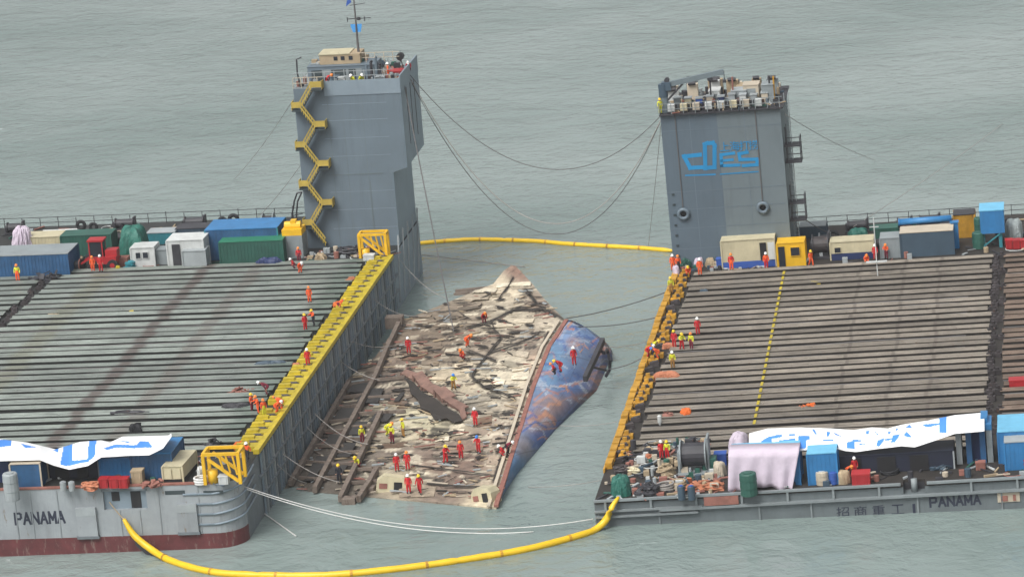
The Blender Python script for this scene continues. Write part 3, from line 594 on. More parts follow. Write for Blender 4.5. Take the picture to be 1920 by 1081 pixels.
def make_bottom():
    E_ = [((930, 948, .3), (938, 936, .2), (946, 926, -.6)), ((945, 900, 1.0), (958, 888, .75), (985, 884, -.8)), ((970, 820, 1.6), (1005, 810, 1.25), (1066, 800, -.9)), ((1000, 725, 2.4), (1062, 728, 2.0), (1138, 732, -.9)),
          ((1030, 650, 3.0), (1092, 655, 2.6), (1152, 690, -.9)), ((1062, 600, 3.6), (1098, 616, 2.9), (1146, 660, 1.2)), ((1064, 599, 3.6), (1100, 614, 2.9), (1148, 652, -1.0))]
    NT, NS = 320, 200; G = []
    for t in np.linspace(0, len(E_) - 1.001, NT):
        i = int(t); q = t - i; q = q * q * (3 - 2 * q) * .35 + q * .65; A, M_, B = (PZ(*E_[i][k]).lerp(PZ(*E_[i + 1][k]), q) for k in range(3))
        for j in range(NS):
            x = j / (NS - 1); C_ = M_ * 2 - (A + B) * .5
            G.append(A * (1 - x) ** 2 + C_ * (2 * x * (1 - x)) + B * x * x)
    pix = np.array([to_pix(p) for p in G]); loc = np.array([INV @ p for p in G]); n = len(G)
    colr = np.tile(np.array([.115, .175, .295]), (n, 1)); rg = np.random.default_rng(9)
    W = np.full(n, .5); C = colr * .5
    for x, y, rx, ry, c in [(1060, 620, 30, 18, (.16, .26, .44)), (1030, 690, 22, 40, (.13, .26, .40)), (1085, 720, 40, 20, (.07, .135, .31)), (1040, 760, 25, 15, (.30, .18, .14)), (1010, 790, 20, 15, (.36, .21, .15)), (1075, 770, 22, 16, (.07, .10, .22)), (1120, 720, 18, 22, (.30, .19, .18)), (980, 840, 14, 18, (.20, .165, .16)), (970, 870, 14, 20, (.06, .16, .30)), (1075, 640, 10, 8, (.42, .24, .18)), (1020, 820, 18, 14, (.03, .07, .25)), (1050, 800, 12, 10, (.03, .06, .22)), (1130, 660, 14, 16, (.20, .165, .16)), (1095, 745, 20, 8, (.34, .19, .14))]:
        g = np.exp(-((pix[:, 0] - x) / rx) ** 2 - ((pix[:, 1] - y) / ry) ** 2) * 2.2; W += g; C += g[:, None] * np.array(c)
    colr = C / W[:, None]
    for k in range(170):                                                   # scraped streaks of red primer
        x, y = rg.uniform(960, 1140), rg.uniform(610, 880); l = rg.uniform(6, 34); a = rg.uniform(-1.1, .2)
        d = seg_dist(pix, [(x, y), (x + l * math.cos(a), y + l * math.sin(a)), (x + l * 1.5 * math.cos(a + .5), y + l * 1.5 * math.sin(a + .5))]); wd = rg.uniform(1.0, 3.4); d = d + 1.1 * np.sin(pix[:, 0] * .9 + k) * np.sin(pix[:, 1] * 1.1 + k) + rg.normal(0, .35, n); g = np.clip((wd - d) * 1.6, 0, 1) * rg.uniform(.45, .95)
        c = np.array([(.46, .23, .14), (.36, .17, .14), (.05, .10, .27), (.34, .38, .46)][k % 4]); colr = colr * (1 - g[:, None]) + c * g[:, None]
    ii, jj = np.repeat(np.arange(NT), NS), np.tile(np.arange(NS), NT)
    colr[(ii % 40 < 1) | ((jj % 50 < 1) & (jj > 10))] *= .55               # plate seams
    lower = (jj > NS * .80)[:, None]; colr = np.where(lower, colr * .55, colr)   # wet weedy strip at the waterline
    s = MB(); s.v = [tuple(p) for p in loc]
    for i in range(NT - 1):
        for j in range(NS - 1): s.f.append((i * NS + j, i * NS + j + 1, (i + 1) * NS + j + 1, (i + 1) * NS + j))
    s.m = [0] * len(s.f); o = s.build('hull_bottom', 'wreck_hull', WR); me = o.data; o['label'] = 'scraped blue hull bottom with red primer streaks'
    ca = me.color_attributes.new('paint', 'FLOAT_COLOR', 'POINT'); arr = np.ones((n, 4)); arr[:, :3] = colr; ca.data.foreach_set('color', arr.ravel()); me.polygons.foreach_set('use_smooth', [True] * len(me.polygons))
make_bottom()
def wl(x, y, z): return INV @ PZ(x, y, z)
def wz(x, y):                                                # height of the wreck's surface under a pixel
    lo, hi = -1., 7.
    best = (1e9, 1.0)
    for t in np.linspace(0, len(WROWS) - 1.01, 90):
        for s in np.linspace(0, 1, 30):
            p = wreck_pt(t, s); q = to_pix(p); d = (q[0] - x) ** 2 + (q[1] - y) ** 2
            if d < best[0]: best = (d, p.z)
    return best[1]
WGRID = [(to_pix(p), p.z) for p in (wreck_pt(t, s) for t in np.linspace(0, len(WROWS) - 1.01, 120) for s in np.linspace(0, 1, 50))]
WPX = np.array([g[0] for g in WGRID]); WZ = np.array([g[1] for g in WGRID])
def wz(x, y): return float(WZ[np.argmin((WPX[:, 0] - x) ** 2 + (WPX[:, 1] - y) ** 2)])
def loose_plates():
    # broken plating: strips of sheet lying unevenly over the darker side, gaps between them
    rg = np.random.default_rng(21); out = []
    outline = [r_[0][:2] for r_ in WROWS] + [r_[1][:2] for r_ in reversed(WROWS)]
    y = 503.
    while y < 938:
        big = y > 790
        x = 560 + rg.uniform(0, 30); dy0 = (rg.uniform(3.5, 6.5) if y < 620 else rg.uniform(5, 10)) if not big else rg.uniform(9, 17)
        while x < 1060:
            zone_r = x > 860
            l = rg.uniform(14, 46) * (1.5 if zone_r or big else 1.0); dy = dy0 * rg.uniform(.6, 1.35) * (1.5 if zone_r and rg.random() < .4 else 1); sl = -.06 + rg.normal(0, .13 if zone_r else .07)
            q = [(x, y), (x + l, y + l * sl), (x + l + rg.uniform(0, 5), y + l * sl - dy), (x + rg.uniform(0, 6), y - dy * rg.uniform(.7, 1.2))]
            if rg.random() < .6: q.insert(1, (x + l * rg.uniform(.25, .75), y + l * sl * .5 + dy * rg.uniform(-.25, .25)))
            if rg.random() < .5: q.insert(len(q) - 2 + 0, (x + l * rg.uniform(.97, 1.1), y + l * sl - dy * rg.uniform(.3, .7)))
            if rg.random() < .5: q.insert(len(q) - 1, (x + l * rg.uniform(.3, .7), y + l * sl * .5 - dy * rg.uniform(.6, 1.6)))
            cx, cy = x + l / 2, y + l * sl / 2 - dy / 2; left = cx < 720 - (900 - cy) * .18
            if all(inside_(outline, a, b_) for a, b_ in q) and rg.random() < (.22 if left else .30):
                C0 = np.array([[cx, cy]])
                if min(seg_dist(np.array(q, float), pl).min() for pl in CRACKS) > 2.2 and seg_dist(C0, [(755, 700), (790, 735), (862, 780)])[0] > 12: out.append((q, cx, cy, left))
            x += l * rg.uniform(.85, 1.12)
        y += dy0 * .92
    out.sort(key=lambda e: -abs(e[0][1][0] - e[0][0][0]) * abs(e[0][0][1] - e[0][-1][1]))
    rest, rc = MB(), []
    for k, (q, cx, cy, left) in enumerate(out):
        c = area_col(np.array([[cx, cy]]))[0] * rg.uniform(.8, 1.15); r_ = rg.random()
        if r_ < (.13 if cx > 820 else .05) and not left: c = np.array([.68, .61, .47]) * rg.uniform(.75, 1.05)
        elif r_ < .19: c = np.array([.15, .095, .062]) * rg.uniform(.6, 1.4)
        elif r_ < .26: c = c * .45
        lift = rg.uniform(.0, .05); tilt = rg.normal(0, .025, len(q)); pts = [wl(a, b_, wz(a, b_) + lift + max(-.08, t_)) for (a, b_), t_ in zip(q, tilt)]
        s = MB() if k < 300 else rest; n0 = len(s.v); s.poly(pts, (0, 0, -.04)); rc_ = [c] * (len(s.v) - n0)
        if k < 300:
            o = s.build('plate', 'wreck_side', WR); arr = np.ones((len(s.v), 4)); arr[:, :3] = rc_; o.data.color_attributes.new('paint', 'FLOAT_COLOR', 'POINT').data.foreach_set('color', arr.ravel())
        else: rc += rc_
    if rc:
        o = rest.build('plate_fragments', 'wreck_side', WR); o['kind'] = 'stuff'; arr = np.ones((len(rest.v), 4)); arr[:, :3] = rc; o.data.color_attributes.new('paint', 'FLOAT_COLOR', 'POINT').data.foreach_set('color', arr.ravel())
    # gashes torn along the frames
    for k in range(150):
        x, y = rg.uniform(690, 1025), rg.uniform(545, 880); up_ = y < 700
        if not up_ and rg.random() < .45: continue
        l, h = rg.uniform(10, 34), rg.uniform(1.6, 3.6) * (1 if up_ else 1.5); sl = -.05 + rg.normal(0, .06 if x < 860 else .2)
        q = [(x, y), (x + l * .3, y + l * .3 * sl + h * rg.uniform(.3, .8)), (x + l * .7, y + l * .7 * sl + h * rg.uniform(.2, .7)), (x + l, y + l * sl), (x + l * .75, y + l * .75 * sl - h * rg.uniform(.3, .8)), (x + l * .3, y + l * .3 * sl - h * rg.uniform(.3, .7))]
        if all(inside_(outline, a, b_) for a, b_ in q):
            s = MB(); s.poly([wl(a, b_, wz(a, b_) + .11) for a, b_ in q], (0, 0, -.02)); s.build('gash', 'hollow', WR)
    for pl in CRACKS:
        for a, b_ in zip(pl, pl[1:]):
            d = Vector((b_[0] - a[0], b_[1] - a[1])); n_ = Vector((-d.y, d.x)).normalized(); w1, w2 = rg.uniform(.3, 1.5), rg.uniform(.3, 1.5); m_ = (Vector(a) + Vector(b_)) / 2 + n_ * rg.uniform(-2, 2)
            q = [Vector(a) - n_ * w1, m_ - n_ * 1.0, Vector(b_) - n_ * w2, Vector(b_) + n_ * w2, m_ + n_ * .8, Vector(a) + n_ * w1]
            if all(inside_(outline, e.x, e.y) for e in q): s = MB(); s.poly([wl(e.x, e.y, wz(e.x, e.y) + .12) for e in q], (0, 0, -.02)); s.build('crack', 'hollow', WR)
def inside_(poly, x, y):
    c = False; n = len(poly)
    for i in range(n):
        (xa, ya), (xb, yb) = poly[i], poly[i - 1]
        if (ya > y) != (yb > y) and x < (xb - xa) * (y - ya) / (yb - ya) + xa: c = not c
    return c
loose_plates()
def wreck_debris():
    rg = np.random.default_rng(31); s = MB(); mats = ['girder', 'rust_plate', 'tan', 'beige_box', 'hollow', 'mid_grey']; outline = [r_[0][:2] for r_ in WROWS] + [r_[1][:2] for r_ in reversed(WROWS)]
    for k in range(900):
        x, y = rg.uniform(560, 1040), rg.uniform(540, 930)
        if not inside_(outline, x, y): continue
        c = wl(x, y, wz(x, y) + .06); q = rg.normal(0, .5); l = rg.uniform(.08, .6) * (1 if k % 4 else 2); e = Vector((math.cos(q) * l, math.sin(q) * l, rg.normal(0, .03))); s.bar(c - e, c + e, rg.uniform(.05, .22), rg.uniform(.03, .12), int(rg.integers(0, 6)))
    o = s.build('debris', mats, WR); o['kind'] = 'stuff'
wreck_debris()
def wbar(name, mat, pts, w_, h, lift=0.):
    s = MB(); q = [wl(x, y, wz(x, y) + lift) for x, y in pts]
    for a, b_ in zip(q, q[1:]): s.bar(a, b_, w_, h)
    return s.build(name, mat, WR)
for pl in ([(545, 905), (570, 863), (655, 716)], [(590, 918), (640, 825), (703, 708)], [(703, 708), (725, 655), (748, 607)], [(638, 935), (676, 855), (714, 774)], [(672, 935), (692, 905), (706, 880)]):
    wbar('girder', 'girder', pl, .42, .6, .3)
for x0, y0, x1, y1 in ((655, 722, 705, 712), (640, 745, 690, 738), (628, 765, 680, 758), (615, 790, 665, 785), (603, 808, 655, 806), (590, 835, 645, 836), (700, 712, 760, 706), (690, 745, 735, 742), (668, 775, 760, 770), (655, 800, 705, 797), (645, 822, 690, 822), (632, 848, 680, 846), (620, 870, 672, 868), (608, 895, 660, 893), (575, 865, 625, 868), (560, 895, 610, 898), (650, 905, 720, 900), (665, 880, 715, 876)):
    wbar('cross_frame', 'girder', [(x0, y0), (x1, y1)], .2, .3, .22)
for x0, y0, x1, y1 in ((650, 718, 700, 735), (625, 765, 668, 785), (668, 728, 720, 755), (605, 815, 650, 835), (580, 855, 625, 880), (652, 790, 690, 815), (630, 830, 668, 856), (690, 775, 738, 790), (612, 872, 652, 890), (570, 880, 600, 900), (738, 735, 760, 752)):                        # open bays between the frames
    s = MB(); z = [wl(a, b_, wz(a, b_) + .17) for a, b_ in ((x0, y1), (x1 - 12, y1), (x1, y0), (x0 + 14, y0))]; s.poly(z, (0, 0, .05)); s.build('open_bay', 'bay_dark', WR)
# torn deck edge that stands up across the side
edge = [(752, 703), (775, 712), (790, 730), (815, 742), (830, 755), (862, 772), (864, 788)]
s = MB(); q = [wl(x, y, wz(x, y)) for x, y in edge]
for i, (a, b_) in enumerate(zip(q, q[1:])):
    rr = random.Random(i); d = (b_ - a); n_ = Vector((-d.y, d.x, 0)).normalized(); h = (.25, .55, .4, .65, .5, .3)[i]; dp = (.8, 1.2, .9, 1.4, 1.0, .6)[i]
    s = MB(); z0 = Vector((0, 0, -.2)); top = [a + Vector((0, 0, h)), b_ + Vector((0, 0, h - .25)), b_ + n_ * dp + Vector((0, 0, h + rr.uniform(-.2, .3))), a + n_ * dp * .8 + Vector((0, 0, h + rr.uniform(0, .35)))]
    s.poly(top, (0, 0, -.14)); s.poly([a + n_ * .12 + z0, b_ + n_ * .12 + z0, b_ + n_ * .2 + z0, a + n_ * .2 + z0], (0, 0, h)); s.bar(a + z0, top[0], .16); s.build('torn_plate', 'torn_brown', WR)
s = MB(); s.poly([wl(x, y, wz(x, y) + .16) for x, y in ((756, 706), (776, 717), (791, 735), (816, 747), (831, 760), (861, 777), (868, 789), (850, 792), (838, 784), (815, 787), (806, 772), (790, 766), (783, 748), (770, 738), (766, 720))], (0, 0, .06)); s.build('torn_plate_shadow', 'hollow', WR)  # dark sheet standing in for the shadow beneath the torn plate
for x, y, sx, rot, tl in ((735, 922, 3.0, .12, .12), (905, 944, 2.2, -.35, -.2)):
    t_ = link('deckhouse_block', None, WR); t_.location = wl(x, y, .1); t_.rotation_euler = (-.12, tl, rot); a = sx / 2
    s = MB(); pr = [(-a, -.5), (a, -.5), (a * .96, .9), (a * .7, 1.35), (-a * .55, 1.5), (-a * .95, 1.0)]; s.poly([(q_[0], 0, q_[1]) for q_ in pr], (0, 1.6, 0)); s.build('block_shell', 'cream', t_)
    s = MB(); s.box(a * .1, a * .6, -.06, -.003, .1, .95); s.build('block_opening', 'black', t_)
    s = MB(); s.box(-a * .8, -a * .3, -.05, -.003, .3, .8); s.build('rust_patch', 'rust_plate', t_)
for x, y0, y1 in ((655, 925, 958), (690, 905, 935)):
    s = MB(); a = wl(x, y0, .9); s.box(a.x - .7, a.x + .55, a.y - .5, a.y + .6, -2.5, .55); s.build('support_leg', 'girder', WR)
# bilge fin with its bent frame
a, b_ = wl(1128, 643, 4.6), wl(1097, 710, 3.3)
s = MB(); s.bar(a + (a - b_) * .08, b_, .42, .6); s.build('fin', 'dark_metal', WR)
s = MB(); s.tube([wl(1122, 655, 4.0), wl(1134, 662, 3.9), wl(1138, 655, 3.6), wl(1144, 675, 2.8), wl(1143, 692, 1.6), wl(1136, 705, .8)], .17, 6); s.bar(wl(1112, 688, 3.2), wl(1136, 694, 2.0), .2); s.build('fin_frame', 'dark_metal', WR)
s = MB(); p = wl(745, 603, 2.6); s.box(p.x - 1.2, p.x + .6, p.y - .6, p.y + .8, p.z - .6, p.z + .6); s.build('bracket', 'girder', WR)
s = MB(); s.bar(wl(855, 545, 3.2), wl(925, 538, 3.9), .35, .3); s.bar(wl(852, 551, 3.0), wl(905, 547, 3.6), .3, .3); s.build('outrigger_bar', 'girder', WR)
s = MB(); q = [wl(r_[1][0], r_[1][1], r_[1][2] + .02) for r_ in WROWS[:6]]
for a, b_ in zip(q, q[1:]): s.bar(a, b_, .42, .22)
s.build('edge_strake', 'rust_plate', WR)
s = MB(); q = [wl(r_[1][0] - 14, r_[1][1], r_[1][2] + .1) for r_ in WROWS[:6]]
for a, b_ in zip(q, q[1:]): s.bar(a, b_, .3, .14)
s.build('edge_strake', 'beige_box', WR)
# ------------------------------------------------------------------ generic things
def pxbox(fr, x0, x1, yb, yt, w0=0.):
    u, v = fr.px((x0 + x1) / 2, yb, w0); k = scale_at(fr.pt(u, v, w0)); return u, v, (x1 - x0) / k, (yb - yt) / k / .965
def container(fr, label, px, depth, mat, roof=None, rot=0, w0=0., name='container', cat='container', wins=(), doors=(), ribs=True, group=None, base=None, post=None):
    u, v, wd, h = pxbox(fr, *px, w0); o = thing(name, label, cat, fr, u, v, w0, rot, group); a = wd / 2
    b0 = .0
    if base:
        s = MB(); s.box(-a, a, 0, depth, 0, h * base[1]); s.build('base_skid', base[0], o); b0 = h * base[1]
    s = MB(); s.box(-a + .03, a - .03, .03, depth - .03, b0, h - .06)
    if ribs:
        x = -a + .3
        while x < a - .25: s.box(x, x + .16, -.01, .03, b0 + .12, h - .16); s.box(x, x + .16, depth - .03, depth + .01, b0 + .12, h - .16); x += .38
        y = .3
        while y < depth - .25:
            for q in (-1, 1): s.box(q * (a - .01) - .02, q * (a - .01) + .02, y, y + .16, b0 + .12, h - .16)
            y += .38
    s.build('wall', mat, o)
    s = MB(); s.box(-a - .02, a + .02, -.04, depth + .04, h - .06, h + .02); s.build('roof', roof or mat, o)
    for q in (-1, 1):
        for y in (0, depth):
            s = MB(); s.box(q * a - .07, q * a + .07, y - .06, y + .06, 0, h - .06); s.build('corner_post', post or mat, o)
    for f0, f1, z0, z1 in wins:
        s = MB(); s.box(-a + wd * f0, -a + wd * f1, -.07, -.015, h * z0, h * z1); s.build('window', 'glass', o)
        s = MB(); q0, q1, r0, r1 = -a + wd * f0, -a + wd * f1, h * z0, h * z1
        for bx in ((q0 - .05, q1 + .05, r1, r1 + .05), (q0 - .05, q1 + .05, r0 - .05, r0), (q0 - .05, q0, r0, r1), (q1, q1 + .05, r0, r1)): s.box(bx[0], bx[1], -.09, -.02, bx[2], bx[3])
        s.build('window_frame', post or mat, o)
    for f0, f1, m_ in doors:
        s = MB(); s.box(-a + wd * f0, -a + wd * f1, -.075, -.015, b0 + .05, h * .86); s.build('door', m_, o)
    return o
def heap(fr, label, px, depth, mat, name='tarpaulin', cat='tarpaulin', seed=1, rough=.25, w0=0., group=None):
    u, v, wd, h = pxbox(fr, *px, w0); rg = np.random.default_rng(seed); s = MB(); a, d = wd / 2, depth / 2
    if name in ('hose_heap', 'rope_pile', 'net_heap', 'chain_heap', 'rope_basket'):       # one long line thrown down in loops
        n = 260; ph = rg.uniform(0, 6.28, 6); path = []
        for i in range(n):
            t = i / n; q = t * 2 * math.pi; e = .55 + .4 * math.sin(q * 5.3 + ph[0]) * math.sin(q * 2.1 + ph[1])
            path.append((a * .95 * e * math.cos(q * 13 + ph[2]) + a * .2 * math.sin(q * 3 + ph[3]), d + d * .95 * e * math.sin(q * 13.7 + ph[4]), .08 + h * .85 * abs(math.sin(q * 1.7 + ph[5])) * (1 - .6 * e)))
        s.tube(path, .09 if name != 'net_heap' else .12, 5); s.blob((0, d, 0), a * .8, d * .8, h * .55, seed, 18, 6, .3)
    elif name in ('scrap_heap', 'plank_heap', 'plate_heap', 'tool_rack'):
        for i in range(16):
            c = Vector((rg.uniform(-a, a) * .8, d + rg.uniform(-d, d) * .8, rg.uniform(.06, h * .6))); q = rg.uniform(0, 3.14); l = rg.uniform(.3, max(.5, a * .9)) / 2; e = Vector((math.cos(q) * l, math.sin(q) * l, rg.uniform(-.3, .3) * h))
            s.bar(c - e, c + e, rg.uniform(.08, .5), rg.uniform(.05, .12))
        s.blob((0, d, 0), a * .85, d * .85, h * .45, seed, 16, 5, .4)
    else:                                                     # cloth or sacks: folds at several sizes
        n, k_ = 44, 16; ph = rg.uniform(0, 6.28, 12); kk = rg.integers(2, 6, 4)
        lob = .5 if 'sack' in name or 'bag' in name else 0
        for i in range(k_ + 1):
            e = math.pi / 2 * i / k_
            for j in range(n):
                t = 2 * math.pi * j / n
                q = 1 + rough * (.5 * math.sin(kk[0] * t + ph[0]) + .4 * math.sin(kk[1] * t + ph[1] + e * 2) - .45 * abs(math.sin((kk[2] + 3) * t + ph[2] + e * 1.3)) - .35 * abs(math.sin((kk[3] + 7) * t + ph[3] - e * 2.2)) + rg.uniform(-.12, .12)) - lob * .25 * abs(math.sin(2.5 * t + ph[4] + e * 3)) * math.cos(e)
                boxy = 1 / max(abs(math.cos(t)), abs(math.sin(t))) ** .55
                s.v.append((a * .85 * q * boxy * math.cos(e) ** .45 * math.cos(t), d + d * .85 * q * boxy * math.cos(e) ** .45 * math.sin(t), h * math.sin(e) ** .8 * (.75 + .25 * q)))
        for i in range(k_):
            for j in range(n): s.f.append((i * n + j, i * n + (j + 1) % n, (i + 1) * n + (j + 1) % n, (i + 1) * n + j)); s.m.append(0)
        s.f.append(tuple(k_ * n + j for j in range(n))); s.m.append(0)
    o = s.build(name, mat, None); o.matrix_world = fr.M @ Matrix.Translation((u, v, w0))
    return tag(o, label, cat, group)
def tyre(fr, label, x, y, r_px, group=None, ax=(0, 1, 0), w0=0.):
    u, v = fr.px(x, y, w0); k = scale_at(fr.pt(u, v)); rr = r_px / k; s = MB(); s.torus((0, 0, rr), ax, rr * .68, rr * .32, 20, 8); o = s.build('tyre', 'rubber', None, True)
    o.matrix_world = fr.M @ Matrix.Translation((u, v, w0)); return tag(o, label, 'tyre', group)
def winch(fr, label, px, mat='grey', drum='dark_metal', w0=0., rot=0.):
    u, v, wd, h = pxbox(fr, *px, w0); o = thing('winch', label, 'winch', fr, u, v, w0, rot); a = wd / 2; r = h * .42
    s = MB(); s.box(-a, a, 0, r * 2.2, 0, .18); s.build('base_frame', mat, o)
    s = MB(); s.cyl((-a * .7, r * 1.1, r * 1.15), (a * .7, r * 1.1, r * 1.15), r * .78, 18); s.build('drum', drum, o, False)
    for q in (-1, 1):
        s = MB(); s.cyl((q * a * .76 - .06, r * 1.1, r * 1.15), (q * a * .76 + .06, r * 1.1, r * 1.15), r, 20); s.build('flange', mat, o)
        s = MB(); s.box(q * a * .9 - .1, q * a * .9 + .1, r * .5, r * 1.7, .18, r * 1.5 if q < 0 else h); s.build('side_plate', mat, o)
    s = MB(); s.box(a * .95, a * 1.35, r * .6, r * 1.5, 0.02, r * .9); s.build('motor', 'green', o); return o
def truss(fr, label, px, depth, w0=0., mat='bright_yellow'):
    u, v, wd, h = pxbox(fr, *px, w0); o = thing('fairlead_frame', label, 'frame', fr, u, v, w0); a = wd / 2
    for x in (-a, a):
        for y in (0, depth): s = MB(); s.bar((x, y, 0), (x, y, h), .28); s.build('post', mat, o)
    for y in (0, depth): s = MB(); s.bar((-a, y, h), (a, y, h), .26); s.build('top_beam', mat, o)
    for x in (-a, a): s = MB(); s.bar((x, 0, h), (x, depth, h), .24); s.build('top_beam', mat, o)
    for y in (0, depth): s = MB(); s.bar((-a * .75, y, h * .85), (a * .9, y, .25), .24); s.build('brace', mat, o)
    for k in range(3): s = MB(); x = -a * .1 + k * a * .38; s.bar((x, 0, h), (x + a * .2, 0, h * .45 - k * .2), .15); s.build('strut', mat, o)
    s = MB(); s.cyl((-a * .65, depth * .3, 0), (-a * .65, depth * .3, h * .42), .5, 12); s.build('roller', mat, o, True)
    return o
def railbox(fr, label, px, depth, mat, name='crate', cat='crate', w0=0., group=None, lid=None, rot=0.):
    u, v, wd, h = pxbox(fr, *px, w0); o = thing(name, label, cat, fr, u, v, w0, rot, group); a = wd / 2
    s = MB(); s.box(-a, a, 0, depth, 0, h * .88); s.build('body', mat, o)
    s = MB(); s.box(-a - .04, a + .04, -.04, depth + .04, h * .88, h); s.build('lid', lid or mat, o)
    for q in (-1, 1):
        s = MB(); s.box(q * a * .6 - .05, q * a * .6 + .05, -.05, -.001, .05, h * .86); s.build('batten', lid or mat, o)
    return o
def barrel(fr, label, px, mat, name='barrel', cat='barrel', w0=0., group=None, lid=None):
    u, v, wd, h = pxbox(fr, *px, w0); r = wd / 2; s = MB()
    s.tube([(0, r, 0), (0, r, .04), (0, r, h * .33), (0, r, h * .35), (0, r, h * .66), (0, r, h * .68), (0, r, h * .96), (0, r, h)], [r * .95, r, r, r * 1.05, r, r * 1.05, r, r * .9], 14)
    o = s.build(name, mat, None, False); o.matrix_world = fr.M @ Matrix.Translation((u, v, w0)); tag(o, label, cat, group)
    s = MB(); s.cyl((0, r, h + .002), (0, r, h + .06), r * .55, 10); s.build('lid', lid or mat, o); return o
def coil(fr, label, x, y, r, mat, name='rope_coil', cat='rope', w0=0., n=4, group=None):
    u, v = fr.px(x, y, w0); s = MB()
    for i in range(n): s.torus((0, 0, .1 + i * .13), (random.uniform(-.1, .1), random.uniform(-.1, .1), 1), r * random.uniform(.85, 1.05), .1, 16, 6)
    o = s.build(name, mat, None, True); o.matrix_world = fr.M @ Matrix.Translation((u, v, w0)); return tag(o, label, cat, group)
# ------------------------------------------------------------------ left barge, aft row
container(LF, 'long blue container with grey roof at the aft end beside debris', (-30, 133, 522, 478), 4.4, 'blue', 'grey', rot=.0)
container(LF, 'low cream container behind the long blue one', (48, 116, 478, 444), 2.6, 'cream', wins=((.68, .84, .3, .6),))
container(LF, 'dark green container behind the red loader', (116, 212, 480, 441), 2.6, 'green')
heap(LF, 'pale grey tarpaulin heap behind long blue container', (14, 62, 485, 430), 3, 'lilac_tarp', seed=3)
heap(LF, 'dark green tarpaulin draped over cargo behind white cabin', (212, 274, 494, 434), 5, 'green_tarp', seed=4, rough=.12)
container(LF, 'small white cabin with two square windows', (247, 292, 500, 464), 2.4, 'white', wins=((.22, .42, .45, .75), (.52, .74, .45, .75)), name='cabin', cat='cabin', ribs=False)
container(LF, 'white container with dark open doorway on aft deck', (316, 386, 502, 450), 3.2, 'white', doors=((.14, .36, 'dark_metal'),), ribs=False)
container(LF, 'pale grey box in front of white open container', (344, 388, 505, 470), 2.0, 'mid_grey', ribs=False, name='equipment_box', cat='box')
container(LF, 'blue container with teal end wall behind green one', (388, 526, 486, 429), 4.5, 'blue', 'bright_blue', post='teal')
container(LF, 'green container with lighter tarpaulin top by stair tower', (413, 534, 494, 452), 3.0, 'green', 'emerald')
def loader():
    u, v, wd, h = pxbox(LF, 158, 222, 508, 438); o = thing('loader', 'red wheeled loader with dark cab on the aft deck', 'loader', LF, u, v)
    s = MB(); s.box(-1.2, 1.7, .2, 1.9, .7, 1.5); s.box(.5, 1.8, .4, 1.7, 1.5, 2.2); s.build('body', 'red', o)
    s = MB(); s.box(-1.2, .3, .4, 1.7, 1.5, 3.2); s.build('cab', 'glass', o)
    s = MB(); s.box(-1.35, .45, .25, 1.85, 3.2, 3.4); s.build('cab_roof', 'red', o)
    for x in (-1.2, .25):
        for y in (.4, 1.65): s = MB(); s.bar((x, y, 1.5), (x, y, 3.2), .12); s.build('cab_post', 'red', o)
    for x in (-.9, 1.3):
        for y in (.1, 2.0):
            s = MB(); s.cyl((x, y - .2, .6), (x, y + .2, .6), .6, 16); wv = s.build('wheel', 'rubber', o); s = MB(); s.cyl((x, y - .23, .6), (x, y + .23, .6), .28, 10); s.build('rim', 'red', wv)
    for y in (.3, 1.8): s = MB(); s.bar((-1.2, y, 1.4), (-2.3, y, .8), .2); s.build('arm', 'red', o)
    s = MB(); s.poly([(-2.2, -.1, .2), (-2.9, -.1, .2), (-3.0, -.1, .4), (-2.3, -.1, 1.2)], (0, 2.3, 0)); s.build('bucket', 'dark_metal', o)
loader()
for i, (x, y, r, lab) in enumerate(((153, 428, 9, 'round black fender tyre, left one of a pair above green container'), (176, 430, 8, 'round black fender tyre, right one of a pair above green container'), (418, 419, 8, 'smaller black tyre on rail behind blue container'), (439, 418, 10, 'larger black tyre on rail behind blue container'))):
    tyre(LF, lab, x, y + 4, r * 1.15, 'fender tyres along the aft rail', w0=.6)
for x0, x1, yb, yt, lab in ((210, 254, 432, 409, 'dark deck winch on aft edge above green tarpaulin'), (8, 45, 440, 417, 'dark deck winch behind the pale grey tarpaulin'), (340, 386, 430, 406, 'rusty dark mooring winch behind white container')):
    winch(LF, lab, (x0, x1, yb, yt), 'dark_metal', 'dark_metal')
def yellow_machine():
    u, v, wd, h = pxbox(LF, 536, 570, 484, 442); o = thing('power_pack', 'yellow machine on grey stand beside stair tower', 'machine', LF, u, v); a = wd / 2
    s = MB(); s.box(-a, a, 0, 2.2, 0, h); s.build('stand', 'grey', o)
    s = MB(); s.box(-a - .2, a, .0, 2.2, h + .003, h + .7); s.cyl((-a, 1, h + .9), (a - .2, 1, h + .9), .5, 12); s.box(-a * .3, a * .3, .6, 1.5, h + .7, h + 1.55); s.build('engine', 'bright_yellow', o)
yellow_machine()
def aframe():
    u, v = LF.px(555, 425); o = thing('davit', 'dark bent davit crane beside the stair tower', 'davit', LF, u, v)
    s = MB(); s.tube([(-.5, 0, 0), (-.3, 0, 1.5), (.1, 0, 3.0), (.5, 0, 3.9), (1.1, 0, 4.0)], .1, 6); s.build('arm', 'dark_metal', o)
    s = MB(); s.tube([(.1, 0, 0), (.2, 0, 1.5), (.45, 0, 2.9), (1.0, 0, 3.9)], .09, 6); s.bar((-.3, 0, 1.3), (.9, 0, 1.5), .1); s.build('brace', 'dark_metal', o)
    s = MB(); s.box(-.9, .9, -.4, .6, 0, .5); s.build('base', 'dark_metal', o)
aframe()
truss(LF, 'yellow lattice frame at the foot of the stair tower', (676, 726, 487, 440), 1.5)
heap(LF, 'dark hose heap beside the lattice frame and stair tower', (620, 675, 484, 462), 2.5, 'dark_metal', 'hose_heap', 'hoses', 8, .35)
